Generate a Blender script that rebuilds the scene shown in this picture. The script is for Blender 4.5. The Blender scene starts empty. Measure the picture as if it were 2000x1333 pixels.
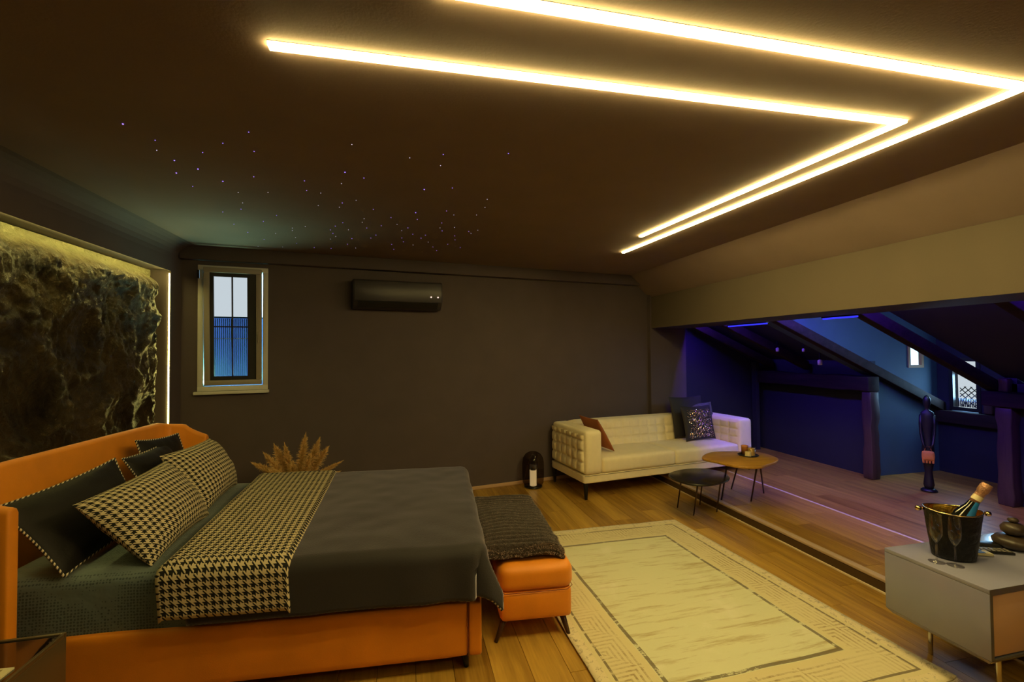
import bpy, bmesh, math, random
from math import sin, cos, pi, radians, hypot
from mathutils import Vector, Matrix, noise
SC = bpy.context.scene
COL = SC.collection

# ------------------------------------------------------------------ camera
cam = bpy.data.cameras.new('camera'); camo = bpy.data.objects.new('camera', cam); COL.objects.link(camo)
yaw, pit, rol = radians(13.3), radians(1.27), radians(-.45)
fw = Vector((sin(yaw)*cos(pit), cos(yaw)*cos(pit), sin(pit)))
rt = Vector((cos(yaw), -sin(yaw), 0)); up = rt.cross(fw)
r2 = rt*cos(rol) + up*sin(rol); u2 = -rt*sin(rol) + up*cos(rol)
M = Matrix((r2, u2, -fw)).transposed().to_4x4(); M.translation = (0, 0, 1.6)
camo.matrix_world = M
cam.sensor_width = 36; cam.lens = 16.2; cam.clip_start = .05
SC.camera = camo

# ------------------------------------------------------------------ world, exposure
w = bpy.data.worlds.new('world'); SC.world = w; w.use_nodes = True
bg = w.node_tree.nodes['Background']
bg.inputs['Color'].default_value = (.40, .70, 1, 1); bg.inputs['Strength'].default_value = 4.5
SC.view_settings.view_transform = 'Standard'
try: SC.view_settings.look = 'None'
except Exception: pass
SC.view_settings.gamma = 1; SC.view_settings.use_curve_mapping = False
SC.view_settings.exposure = 0.0
SC.cycles.use_denoising = True
SC.cycles.max_bounces = 8; SC.cycles.diffuse_bounces = 4; SC.cycles.glossy_bounces = 4
SC.cycles.transparent_max_bounces = 16; SC.cycles.transmission_bounces = 8
SC.cycles.caustics_reflective = False; SC.cycles.caustics_refractive = False
SC.cycles.sample_clamp_indirect = 4
LED_WARM = (1.0, .77, .27); LED_POWER = 70
LED_VIOLET = (.11, .035, 1.0); VIOLET_POWER = 270
LED_NICHE = (1.0, .86, .22); NICHE_POWER = 105

def area(name, loc, rot, size, size_y, power, color, spread=pi):
    l = bpy.data.lights.new(name, 'AREA'); l.shape = 'RECTANGLE'; l.size = size; l.size_y = size_y
    l.energy = power; l.color = color; l.spread = spread
    o = bpy.data.objects.new(name, l); o.location = loc; o.rotation_euler = rot; COL.objects.link(o); return o

# added lamps that boost daylight at the dormer window and the tilted main window
area('daylight_boost_dormer', (6.50, 4.06, 1.12), (0, radians(90), 0), .30, .22, 42, (.16, .50, 1.0))
area('daylight_boost_window', (-1.615, 5.055, 1.312), (radians(-(180-42)), 0, radians(9.5)), .46, .05, 30, (.30, .95, .80), spread=radians(95))
# ------------------------------------------------------------------ materials
def nt(name):
    m = bpy.data.materials.new(name); m.use_nodes = True
    return m, m.node_tree, m.node_tree.nodes['Principled BSDF']
def node(t, typ, **kw):
    n = t.nodes.new(typ)
    for k, v in kw.items():
        if k == 'ins':
            for i, val in v.items(): n.inputs[i].default_value = val
        else: setattr(n, k, v)
    return n
def mth(t, op, a, b=None, c=None):
    n = t.nodes.new('ShaderNodeMath'); n.operation = op
    for i, v in enumerate((a, b, c)):
        if v is None: continue
        if isinstance(v, (int, float)): n.inputs[i].default_value = v
        else: t.links.new(v, n.inputs[i])
    return n.outputs[0]
def mix(t, f, a, b):
    n = t.nodes.new('ShaderNodeMix'); n.data_type = 'RGBA'
    if isinstance(f, (int, float)): n.inputs[0].default_value = f
    else: t.links.new(f, n.inputs[0])
    for i, v in ((6, a), (7, b)):
        if isinstance(v, tuple): n.inputs[i].default_value = (*v, 1)
        else: t.links.new(v, n.inputs[i])
    return n.outputs[2]
def mat(name, col, rough=.6, metal=0, var=0, scale=8, bump=0, bscale=60, sheen=0, spec=.5, coat=0, stretch=None):
    m, t, b = nt(name)
    b.inputs['Roughness'].default_value = rough; b.inputs['Metallic'].default_value = metal
    b.inputs['Specular IOR Level'].default_value = spec
    if sheen: b.inputs['Sheen Weight'].default_value = sheen; b.inputs['Sheen Roughness'].default_value = .4; b.inputs['Sheen Tint'].default_value = (.86, .80, 1, 1) if name == 'charcoal_velvet' else (1, 1, 1, 1)
    if coat: b.inputs['Coat Weight'].default_value = coat
    b.inputs['Base Color'].default_value = (*col, 1)
    if var or bump:
        tc = node(t, 'ShaderNodeTexCoord'); co = tc.outputs['Object']
        if stretch:
            mp = node(t, 'ShaderNodeMapping'); mp.inputs['Scale'].default_value = stretch
            t.links.new(co, mp.inputs['Vector']); co = mp.outputs[0]
        if var:
            nz = node(t, 'ShaderNodeTexNoise', ins={'Scale': scale, 'Detail': 5}); t.links.new(co, nz.inputs['Vector'])
            f = mth(t, 'MULTIPLY_ADD', nz.outputs[0], 1.6, -.3)
            t.links.new(mix(t, f, tuple(c*(1-var) for c in col), tuple(min(1, c*(1+var)) for c in col)), b.inputs['Base Color'])
        if bump:
            n2 = node(t, 'ShaderNodeTexNoise', ins={'Scale': bscale, 'Detail': 4}); t.links.new(co, n2.inputs['Vector'])
            bp = node(t, 'ShaderNodeBump', ins={'Strength': bump, 'Distance': .01}); t.links.new(n2.outputs[0], bp.inputs['Height'])
            t.links.new(bp.outputs[0], b.inputs['Normal'])
    return m
def emit(name, col, power):
    m = bpy.data.materials.new(name); m.use_nodes = True; t = m.node_tree
    t.nodes.clear(); o = node(t, 'ShaderNodeOutputMaterial'); e = node(t, 'ShaderNodeEmission')
    e.inputs[0].default_value = (*col, 1); e.inputs[1].default_value = power
    t.links.new(e.outputs[0], o.inputs[0]); return m
def houndstooth(name, period=.045, light=(.62, .52, .34), dark=(.012, .012, .012)):
    m, t, b = nt(name); b.inputs['Roughness'].default_value = .85; b.inputs['Specular IOR Level'].default_value = .2
    uv = node(t, 'ShaderNodeUVMap'); sp = node(t, 'ShaderNodeSeparateXYZ'); t.links.new(uv.outputs[0], sp.inputs[0])
    x = mth(t, 'MULTIPLY', sp.outputs[0], 1/period); y = mth(t, 'MULTIPLY', sp.outputs[1], 1/period)
    fx = mth(t, 'FRACT', x); fy = mth(t, 'FRACT', y)
    A = mth(t, 'LESS_THAN', fx, .5); B = mth(t, 'LESS_THAN', fy, .5)
    T = mth(t, 'LESS_THAN', mth(t, 'FRACT', mth(t, 'MULTIPLY', mth(t, 'ADD', x, y), 2)), .5)
    both = mth(t, 'MULTIPLY', A, B); anyv = mth(t, 'MAXIMUM', A, B)
    # both -> light, none -> dark, one -> twill
    one = mth(t, 'SUBTRACT', anyv, both)
    v = mth(t, 'ADD', both, mth(t, 'MULTIPLY', one, T))
    t.links.new(mix(t, v, dark, light), b.inputs['Base Color'])
    nz = node(t, 'ShaderNodeTexNoise', ins={'Scale': 400})
    bp = node(t, 'ShaderNodeBump', ins={'Strength': .3, 'Distance': .002}); t.links.new(nz.outputs[0], bp.inputs['Height']); t.links.new(bp.outputs[0], b.inputs['Normal'])
    return m
def wood(name, c1, c2, rough=.38, axis='Y', rnd=True, gs=1.0, spec=.5):
    m, t, b = nt(name); b.inputs['Roughness'].default_value = rough; b.inputs['Specular IOR Level'].default_value = spec
    tc = node(t, 'ShaderNodeTexCoord'); oi = node(t, 'ShaderNodeObjectInfo')
    off = node(t, 'ShaderNodeVectorMath', operation='SCALE'); off.inputs[0].default_value = (37, 53, 11)
    t.links.new(oi.outputs['Random'], off.inputs['Scale'])
    ad = node(t, 'ShaderNodeVectorMath', operation='ADD'); t.links.new(tc.outputs['Object'], ad.inputs[0]); t.links.new(off.outputs[0], ad.inputs[1])
    mp = node(t, 'ShaderNodeMapping'); s = {'Y': (14, .9, 14), 'X': (.9, 14, 14), 'Z': (14, 14, .9)}[axis]
    mp.inputs['Scale'].default_value = tuple(v*gs for v in s); t.links.new(ad.outputs[0], mp.inputs['Vector'])
    n1 = node(t, 'ShaderNodeTexNoise', ins={'Scale': 1, 'Detail': 6, 'Distortion': .6}); t.links.new(mp.outputs[0], n1.inputs['Vector'])
    mp2 = node(t, 'ShaderNodeMapping'); mp2.inputs['Scale'].default_value = tuple(v*6*gs for v in s); t.links.new(ad.outputs[0], mp2.inputs['Vector'])
    n2 = node(t, 'ShaderNodeTexNoise', ins={'Scale': 1, 'Detail': 3}); t.links.new(mp2.outputs[0], n2.inputs['Vector'])
    f = mth(t, 'ADD', mth(t, 'MULTIPLY', n1.outputs[0], 1.5), mth(t, 'MULTIPLY_ADD', n2.outputs[0], .7, -.62))
    if rnd: f = mth(t, 'ADD', f, mth(t, 'MULTIPLY_ADD', oi.outputs['Random'], .5, -.25))
    f = mth(t, 'MINIMUM', mth(t, 'MAXIMUM', f, 0), 1)
    t.links.new(mix(t, f, c1, c2), b.inputs['Base Color'])
    bp = node(t, 'ShaderNodeBump', ins={'Strength': .15, 'Distance': .003}); t.links.new(n2.outputs[0], bp.inputs['Height']); t.links.new(bp.outputs[0], b.inputs['Normal'])
    return m

MT = {}
MT['plank'] = wood('oak_laminate', (.20, .095, .012), (.56, .34, .06), rough=.36)
MT['subfloor'] = mat('subfloor', (.02, .012, .006), .9)
MT['ceiling'] = mat('ceiling_paint', (.205, .145, .115), .85, var=.08, scale=3, bump=.08, bscale=90)
MT['wall'] = mat('charcoal_paint', (.088, .066, .068), .8, var=.08, scale=4, bump=.08, bscale=120)
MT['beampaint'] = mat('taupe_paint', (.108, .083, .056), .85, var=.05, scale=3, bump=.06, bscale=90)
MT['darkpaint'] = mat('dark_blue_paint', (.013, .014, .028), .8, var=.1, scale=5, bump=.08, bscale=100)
MT['dormer'] = mat('dark_paint_daylit', (.040, .075, .12), .8, var=.1, scale=5, bump=.08, bscale=100)  # lighter, bluer copy of the dark paint: daylight wash put into the colour
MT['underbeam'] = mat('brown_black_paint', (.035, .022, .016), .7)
MT['white'] = mat('white_pvc', (.62, .60, .56), .4, var=.03)
MT['greige'] = mat('brown_white_frame', (.30, .26, .22), .45)
MT['black'] = mat('black_gasket', (.012, .011, .012), .5)
MT['leather'] = mat('orange_velvet', (.80, .26, .006), .55, var=.14, scale=5, bump=.12, bscale=220, sheen=.25)
MT['seam'] = mat('dark_orange_seam', (.16, .03, .005), .7)
MT['legblack'] = mat('black_metal', (.02, .018, .018), .35, metal=.6)
MT['legbrown'] = mat('dark_bronze_metal', (.09, .05, .035), .3, metal=.7)
MT['sheet'] = None
MT['velvet'] = mat('charcoal_velvet', (.024, .021, .021), .72, var=.12, scale=6, bump=.15, bscale=150, sheen=.75, spec=.3)
MT['hound'] = houndstooth('houndstooth', .034)
MT['houndp'] = houndstooth('houndstooth_pillow', .029)
MT['blackcloth'] = mat('black_satin', (.011, .009, .009), .6, var=.1, bump=.15, bscale=90, spec=.3)
MT['fur'] = mat('shaded_fur', (.05, .036, .03), .9, var=.6, scale=55, bump=1, bscale=260, sheen=.2, spec=.1)
MT['pile'] = mat('lit_fur_pile', (.48, .36, .29), .85, var=.5, scale=40, sheen=.4, spec=.15)
MT['sofa'] = mat('cream_fabric', (.92, .80, .52), .85, var=.05, scale=14, bump=.2, bscale=500, sheen=.3)
MT['rust'] = mat('rust_cushion', (.34, .105, .03), .75, bump=.2, bscale=300)
MT['sequinback'] = mat('black_cushion_fabric', (.02, .016, .015), .7)
MT['sequin'] = mat('sequins', (.85, .66, .50), .22, metal=.9)
MT['greycush'] = mat('grey_cushion', (.085, .08, .075), .85, var=.5, scale=40, bump=.3, bscale=200)
MT['tabletop'] = wood('walnut_top', (.22, .10, .012), (.60, .33, .05), rough=.35, axis='X', rnd=False)
MT['darktop'] = mat('black_stone_top', (.018, .015, .012), .25, var=.2, scale=9)
MT['candle'] = mat('cream_wax', (.80, .66, .36), .5)
MT['amber'] = mat('amber_jar', (.42, .15, .03), .15, coat=.6)
MT['yellowwax'] = mat('yellow_wax', (.85, .55, .12), .5)
MT['ac'] = mat('ac_dark_plastic', (.042, .036, .042), .35, spec=.4)
MT['acdark'] = mat('ac_slot', (.008, .008, .008), .6)
MT['lacquer'] = mat('grey_lacquer', (.27, .27, .40), .22, var=.03, coat=.4)
MT['lacquer_edge'] = mat('grey_lacquer_edge', (.10, .095, .09), .3)
MT['peach'] = mat('peach_door', (.62, .38, .22), .35)
MT['chrome'] = mat('chrome', (.7, .68, .65), .15, metal=1)
MT['gold'] = mat('gold_brushed', (.95, .60, .10), .24, metal=1, bump=.5, bscale=40)
MT['goldshiny'] = mat('gold_polished', (.95, .72, .32), .12, metal=1)
MT['hammered'] = mat('black_hammered_metal', (.008, .008, .010), .42, metal=0, spec=.3, bump=1, bscale=34)
MT['bottle'] = mat('black_bottle_glass', (.006, .008, .006), .08, coat=1)
MT['foil'] = mat('rose_foil', (.50, .27, .17), .35, metal=.6, bump=.6, bscale=150)
MT['bluelabel'] = mat('blue_label', (.02, .20, .60), .4)
MT['cream'] = mat('cream_paper', (.78, .66, .42), .6)
MT['creamkey'] = mat('cream_plastic', (.75, .66, .45), .4)
MT['blackplastic'] = mat('black_plastic', (.015, .014, .014), .35)
MT['greykey'] = mat('grey_keys', (.30, .27, .24), .5)
MT['stonedark'] = mat('bronze_black_glaze', (.055, .038, .026), .35, var=.3, scale=7)
MT['pampas'] = mat('dried_pampas', (.74, .50, .20), .9, var=.3, scale=40)
MT['pot'] = mat('dark_ceramic', (.04, .035, .03), .5)
MT['bronze'] = mat('brown_bronze_panel', (.115, .075, .035), .35, metal=.2, coat=.3)
MT['tableglass'] = mat('black_glass', (.006, .005, .006), .06, coat=1)
MT['oldwood'] = wood('old_painted_timber', (.022, .010, .010), (.085, .045, .04), rough=.5, axis='Z', rnd=True, spec=.4)
MT['oldwoodx'] = wood('old_timber_across', (.008, .005, .005), (.032, .018, .018), rough=.75, axis='Y', rnd=True, spec=.15)
MT['trimwhite'] = mat('pale_trim', (.72, .60, .42), .4)
MT['trimwood'] = mat('pale_wood_nosing', (.46, .34, .24), .4)
MT['pinkbase'] = mat('light_wood_skirting', (.55, .36, .22), .45)
MT['brownframe'] = mat('brown_window_frame', (.30, .16, .08), .5)
MT['statue'] = mat('black_leather', (.008, .007, .009), .42)
MT['pouch'] = mat('tan_brown_suede', (.55, .20, .035), .7, var=.2, scale=30)
MT['led'] = emit('warm_led', LED_WARM, LED_POWER)
MT['violet'] = emit('violet_led', LED_VIOLET, VIOLET_POWER)
MT['violetdim'] = emit('violet_tube', (.035, .035, 1.0), 1.3)
MT['niche'] = emit('niche_led', LED_NICHE, NICHE_POWER)
MT['nicheside'] = emit('niche_led_side', LED_NICHE, 60)
MT['star'] = emit('star_point', (.28, .16, 1.0), 2.6)
MT['starw'] = emit('star_point_white', (.65, .60, .9), 1.8)
MT['acreflection'] = emit('reflection_glow', (1, .72, .6), 1.1)
def glass(name, col, rough=0, alpha=None, ior=1.45):
    m, t, b = nt(name)
    b.inputs['Base Color'].default_value = (*col, 1); b.inputs['Roughness'].default_value = rough
    b.inputs['Transmission Weight'].default_value = 1; b.inputs['IOR'].default_value = ior
    return m
def pane(name, col, gl=.06):
    m = bpy.data.materials.new(name); m.use_nodes = True; t = m.node_tree; t.nodes.clear()
    o = node(t, 'ShaderNodeOutputMaterial'); a = node(t, 'ShaderNodeBsdfTransparent'); a.inputs[0].default_value = (*col, 1)
    g = node(t, 'ShaderNodeBsdfGlossy'); g.inputs['Roughness'].default_value = .03
    x = node(t, 'ShaderNodeMixShader'); x.inputs[0].default_value = gl
    t.links.new(a.outputs[0], x.inputs[1]); t.links.new(g.outputs[0], x.inputs[2]); t.links.new(x.outputs[0], o.inputs[0]); return m
MT['pane'] = pane('tinted_pane', (.57, .46, .40), .03)
MT['pane_lit'] = pane('clear_pane', (.9, .9, .9))
MT['smoke'] = pane('smoked_glass', (.52, .46, .42), .04)
def thinglass(name, col):
    m = bpy.data.materials.new(name); m.use_nodes = True; t = m.node_tree; t.nodes.clear()
    o = node(t, 'ShaderNodeOutputMaterial'); a = node(t, 'ShaderNodeBsdfTransparent'); a.inputs[0].default_value = (*col, 1)
    g = node(t, 'ShaderNodeBsdfGlossy'); g.inputs['Roughness'].default_value = .05
    lw = node(t, 'ShaderNodeLayerWeight', ins={'Blend': .35}); x = node(t, 'ShaderNodeMixShader')
    t.links.new(mth(t, 'MULTIPLY_ADD', lw.outputs['Facing'], .40, .05), x.inputs[0])
    t.links.new(a.outputs[0], x.inputs[1]); t.links.new(g.outputs[0], x.inputs[2]); t.links.new(x.outputs[0], o.inputs[0]); return m
MT['flute'] = thinglass('flute_glass', (.97, .96, .96))
MT['fluteglass'] = thinglass('flute_stem_glass', (.97, .95, .95))
# sheet with small dot weave
def sheet_mat():
    m, t, b = nt('green_dotted_sheet'); b.inputs['Roughness'].default_value = .7; b.inputs['Sheen Weight'].default_value = .2
    uv = node(t, 'ShaderNodeTexCoord'); v = node(t, 'ShaderNodeTexVoronoi', ins={'Scale': 75, 'Randomness': .25}); t.links.new(uv.outputs['Object'], v.inputs['Vector'])
    f = mth(t, 'LESS_THAN', v.outputs['Distance'], .36)
    t.links.new(mix(t, f, (.115, .155, .165), (.042, .066, .075)), b.inputs['Base Color'])
    nz = node(t, 'ShaderNodeTexNoise', ins={'Scale': 9, 'Detail': 3}); t.links.new(uv.outputs['Object'], nz.inputs['Vector'])
    bp = node(t, 'ShaderNodeBump', ins={'Strength': .35, 'Distance': .03}); t.links.new(nz.outputs[0], bp.inputs['Height']); t.links.new(bp.outputs[0], b.inputs['Normal'])
    return m
MT['sheet'] = sheet_mat()
def rock_mat():
    m, t, b = nt('rock_relief'); b.inputs['Roughness'].default_value = .42; b.inputs['Specular IOR Level'].default_value = .5
    tc = node(t, 'ShaderNodeTexCoord'); n = node(t, 'ShaderNodeTexNoise', ins={'Scale': 3, 'Detail': 8, 'Roughness': .65, 'Distortion': .8}); t.links.new(tc.outputs['Object'], n.inputs['Vector'])
    f = mth(t, 'MINIMUM', mth(t, 'MAXIMUM', mth(t, 'MULTIPLY_ADD', n.outputs[0], 2.6, -.85), 0), 1)
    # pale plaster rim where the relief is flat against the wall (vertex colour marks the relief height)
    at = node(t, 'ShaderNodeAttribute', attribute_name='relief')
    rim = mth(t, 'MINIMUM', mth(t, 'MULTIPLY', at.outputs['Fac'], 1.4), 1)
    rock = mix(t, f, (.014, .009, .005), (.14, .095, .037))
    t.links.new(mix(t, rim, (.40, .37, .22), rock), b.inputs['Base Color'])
    n2 = node(t, 'ShaderNodeTexNoise', ins={'Scale': 22, 'Detail': 6, 'Roughness': .7, 'Distortion': 1.5}); t.links.new(tc.outputs['Object'], n2.inputs['Vector'])
    bp = node(t, 'ShaderNodeBump', ins={'Strength': 1.0, 'Distance': .05}); t.links.new(n2.outputs[0], bp.inputs['Height']); t.links.new(bp.outputs[0], b.inputs['Normal'])
    return m
MT['rock'] = rock_mat()
def rug_mat(W, Hh):
    # woven rug: worn field, dark broken inner line, meander border. uv in metres from the far left corner
    m, t, b = nt('rug_weave'); b.inputs['Roughness'].default_value = .9; b.inputs['Specular IOR Level'].default_value = .1; b.inputs['Sheen Weight'].default_value = .3
    uv = node(t, 'ShaderNodeUVMap'); sp = node(t, 'ShaderNodeSeparateXYZ'); t.links.new(uv.outputs[0], sp.inputs[0])
    x, y = sp.outputs[0], sp.outputs[1]
    dx = mth(t, 'MINIMUM', x, mth(t, 'SUBTRACT', W, x)); dy = mth(t, 'MINIMUM', y, mth(t, 'SUBTRACT', Hh, y))
    d = mth(t, 'MINIMUM', dx, dy)
    def band(c, hw):   # 1 inside |d-c|<hw
        return mth(t, 'LESS_THAN', mth(t, 'ABSOLUTE', mth(t, 'SUBTRACT', d, c)), hw)
    # worn noise stretched across the rug
    mp = node(t, 'ShaderNodeMapping'); mp.inputs['Scale'].default_value = (1.5, 13, 1); t.links.new(uv.outputs[0], mp.inputs['Vector'])
    n1 = node(t, 'ShaderNodeTexNoise', ins={'Scale': 1.3, 'Detail': 8, 'Roughness': .7}); t.links.new(mp.outputs[0], n1.inputs['Vector'])
    n2 = node(t, 'ShaderNodeTexNoise', ins={'Scale': 30, 'Detail': 4, 'Roughness': .8}); t.links.new(uv.outputs[0], n2.inputs['Vector'])
    n3 = node(t, 'ShaderNodeTexNoise', ins={'Scale': 3.2, 'Detail': 6}); t.links.new(uv.outputs[0], n3.inputs['Vector'])
    f1 = mth(t, 'MINIMUM', mth(t, 'MAXIMUM', mth(t, 'MULTIPLY_ADD', n1.outputs[0], 6, -3.1), 0), 1)
    field = mix(t, f1, (.66, .65, .44), (.40, .30, .12))
    f3 = mth(t, 'MINIMUM', mth(t, 'MAXIMUM', mth(t, 'MULTIPLY_ADD', n3.outputs[0], 6, -3.5), 0), 1)
    field = mix(t, mth(t, 'MULTIPLY', f3, .6), field, (.80, .76, .62))
    # border meander
    c = .245
    u = mth(t, 'FRACT', mth(t, 'MULTIPLY', x, 1/c)); v = mth(t, 'FRACT', mth(t, 'MULTIPLY', y, 1/c))
    au = mth(t, 'ABSOLUTE', mth(t, 'SUBTRACT', u, .5)); av = mth(t, 'ABSOLUTE', mth(t, 'SUBTRACT', v, .5))
    rr = mth(t, 'MAXIMUM', au, av)
    spiral = mth(t, 'ADD', mth(t, 'MULTIPLY', rr, 9), mth(t, 'MULTIPLY', mth(t, 'GREATER_THAN', u, v), .5))
    ln = mth(t, 'LESS_THAN', mth(t, 'FRACT', spiral), .42)
    n2f = mth(t, 'MINIMUM', mth(t, 'MAXIMUM', mth(t, 'MULTIPLY_ADD', n2.outputs[0], 3.5, -1.15), 0), 1)
    n1b = mth(t, 'MINIMUM', mth(t, 'MAXIMUM', mth(t, 'MULTIPLY_ADD', n3.outputs[0], 3, -.9), 0.15), 1)
    lnf = mth(t, 'MULTIPLY', mth(t, 'MULTIPLY', ln, n2f), n1b)
    bord = mix(t, mth(t, 'MULTIPLY', lnf, .9), (.66, .58, .35), (.30, .20, .09))
    bordmask = band(.175, .105)
    edge = mth(t, 'LESS_THAN', d, .07)
    spk = mth(t, 'GREATER_THAN', n2.outputs[0], .56)
    col = mix(t, bordmask, field, bord)
    edgecol = mix(t, mth(t, 'MULTIPLY', spk, mth(t, 'MULTIPLY_ADD', f1, .5, .4)), (.70, .60, .38), (.17, .13, .10))
    col = mix(t, edge, col, edgecol)
    plain = mth(t, 'MAXIMUM', band(.285, .018), band(.078, .012))
    col = mix(t, plain, col, (.66, .58, .34))
    brk = mth(t, 'GREATER_THAN', mth(t, 'ADD', n1.outputs[0], mth(t, 'MULTIPLY', n2.outputs[0], .4)), .64)
    dark = mth(t, 'MULTIPLY', mth(t, 'MAXIMUM', band(.318, .011), band(.098, .007)), mth(t, 'MULTIPLY_ADD', brk, .7, .12))
    col = mix(t, dark, col, (.11, .08, .045))
    t.links.new(col, b.inputs['Base Color'])
    bp = node(t, 'ShaderNodeBump', ins={'Strength': .5, 'Distance': .004}); t.links.new(n2.outputs[0], bp.inputs['Height']); t.links.new(bp.outputs[0], b.inputs['Normal'])
    return m

# ------------------------------------------------------------------ mesh helpers
def tag(o, label=None, cat=None, group=None, kind=None):
    if label: o['label'] = label
    if cat: o['category'] = cat
    if group: o['group'] = group
    if kind: o['kind'] = kind
    return o
def empty(name, loc=(0, 0, 0), rz=0, **kw):
    o = bpy.data.objects.new(name, None); o.location = loc; o.rotation_euler = (0, 0, rz); o.empty_display_size = .1
    COL.objects.link(o); return tag(o, **kw)
class MB:
    def __init__(s): s.v = []; s.f = []; s.uv = {}
    def add(s, v, f, M=None):
        n = len(s.v); s.v += [tuple(M @ Vector(p)) if M else tuple(p) for p in v]; s.f += [tuple(i+n for i in q) for q in f]; return s
    def box(s, x0, x1, y0, y1, z0, z1, M=None):
        v = [(x, y, z) for z in (z0, z1) for y in (y0, y1) for x in (x0, x1)]
        return s.add(v, [(0, 2, 3, 1), (4, 5, 7, 6), (0, 1, 5, 4), (2, 6, 7, 3), (0, 4, 6, 2), (1, 3, 7, 5)], M)
    def hexa(s, b, t):   # 4 bottom pts ccw, 4 top pts ccw
        return s.add(list(b)+list(t), [(3, 2, 1, 0), (4, 5, 6, 7), (0, 1, 5, 4), (1, 2, 6, 5), (2, 3, 7, 6), (3, 0, 4, 7)])
    def prism(s, pts, z0, z1, M=None):
        n = len(pts); v = [(x, y, z0) for x, y in pts]+[(x, y, z1) for x, y in pts]
        return s.add(v, [tuple(range(n-1, -1, -1)), tuple(range(n, 2*n))]+[(i, (i+1) % n, (i+1) % n+n, i+n) for i in range(n)], M)
    def lathe(s, prof, n=24, M=None, close=True):
        v = []; f = []
        for r, z in prof:
            for k in range(n): a = 2*pi*k/n; v.append((r*cos(a), r*sin(a), z))
        for j in range(len(prof)-1):
            for k in range(n): f.append((j*n+k, j*n+(k+1) % n, (j+1)*n+(k+1) % n, (j+1)*n+k))
        if close:
            if prof[0][0] > 1e-4: f.append(tuple(range(n-1, -1, -1)))
            if prof[-1][0] > 1e-4: f.append(tuple((len(prof)-1)*n+k for k in range(n)))
        return s.add(v, f, M)
    def tube(s, pts, r, n=8, cap=True):
        pts = [Vector(p) for p in pts]; rs = r if isinstance(r, (list, tuple)) else [r]*len(pts)
        v = []; f = []; ref = None
        for i, p in enumerate(pts):
            d = (pts[min(i+1, len(pts)-1)]-pts[max(i-1, 0)]).normalized()
            if ref is None: ref = Vector((0, 0, 1)) if abs(d.z) < .9 else Vector((1, 0, 0))
            a = d.cross(ref).normalized(); b = d.cross(a).normalized(); ref = -b if False else ref
            for k in range(n): t = 2*pi*k/n; v.append(tuple(p+a*rs[i]*cos(t)+b*rs[i]*sin(t)))
        for i in range(len(pts)-1):
            for k in range(n): f.append((i*n+k, i*n+(k+1) % n, (i+1)*n+(k+1) % n, (i+1)*n+k))
        if cap: f += [tuple(range(n-1, -1, -1)), tuple((len(pts)-1)*n+k for k in range(n))]
        return s.add(v, f)
    def grid(s, fn, nu, nv, uvfn=None):
        n = len(s.v)
        for j in range(nv+1):
            for i in range(nu+1):
                s.v.append(tuple(fn(i/nu, j/nv)))
                if uvfn: s.uv[n+j*(nu+1)+i] = uvfn(i/nu, j/nv)
        for j in range(nv):
            for i in range(nu):
                a = n+j*(nu+1)+i; s.f.append((a, a+1, a+nu+2, a+nu+1))
        return s
    def build(s, name, m, parent=None, bevel=0, seg=2, smooth=False, loc=None, rz=None, solid=0, sub=0, auto=True):
        me = bpy.data.meshes.new(name); me.from_pydata(s.v, [], s.f)
        bm = bmesh.new(); bm.from_mesh(me)
        if not s.uv: bmesh.ops.recalc_face_normals(bm, faces=bm.faces)
        bm.to_mesh(me); bm.free()
        if s.uv:
            L = me.uv_layers.new(name='UVMap')
            for lp in me.loops: L.data[lp.index].uv = s.uv.get(lp.vertex_index, (0, 0))
        if m: me.materials.append(m)
        o = bpy.data.objects.new(name, me); COL.objects.link(o)
        if parent: o.parent = parent
        if loc: o.location = loc
        if rz: o.rotation_euler = (0, 0, rz)
        if solid: md = o.modifiers.new('solid', 'SOLIDIFY'); md.thickness = solid; md.offset = -1
        if bevel:
            md = o.modifiers.new('bevel', 'BEVEL'); md.width = bevel; md.segments = seg; md.limit_method = 'ANGLE'; md.angle_limit = radians(40)
        if sub: md = o.modifiers.new('sub', 'SUBSURF'); md.levels = sub; md.render_levels = sub
        if smooth or (bevel and seg > 1):
            me.polygons.foreach_set('use_smooth', [True]*len(me.polygons))
        me.update(); return o
def struct(mb, name, m, **kw):
    o = mb.build(name, m, **kw); o['kind'] = 'structure'; return o
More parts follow.
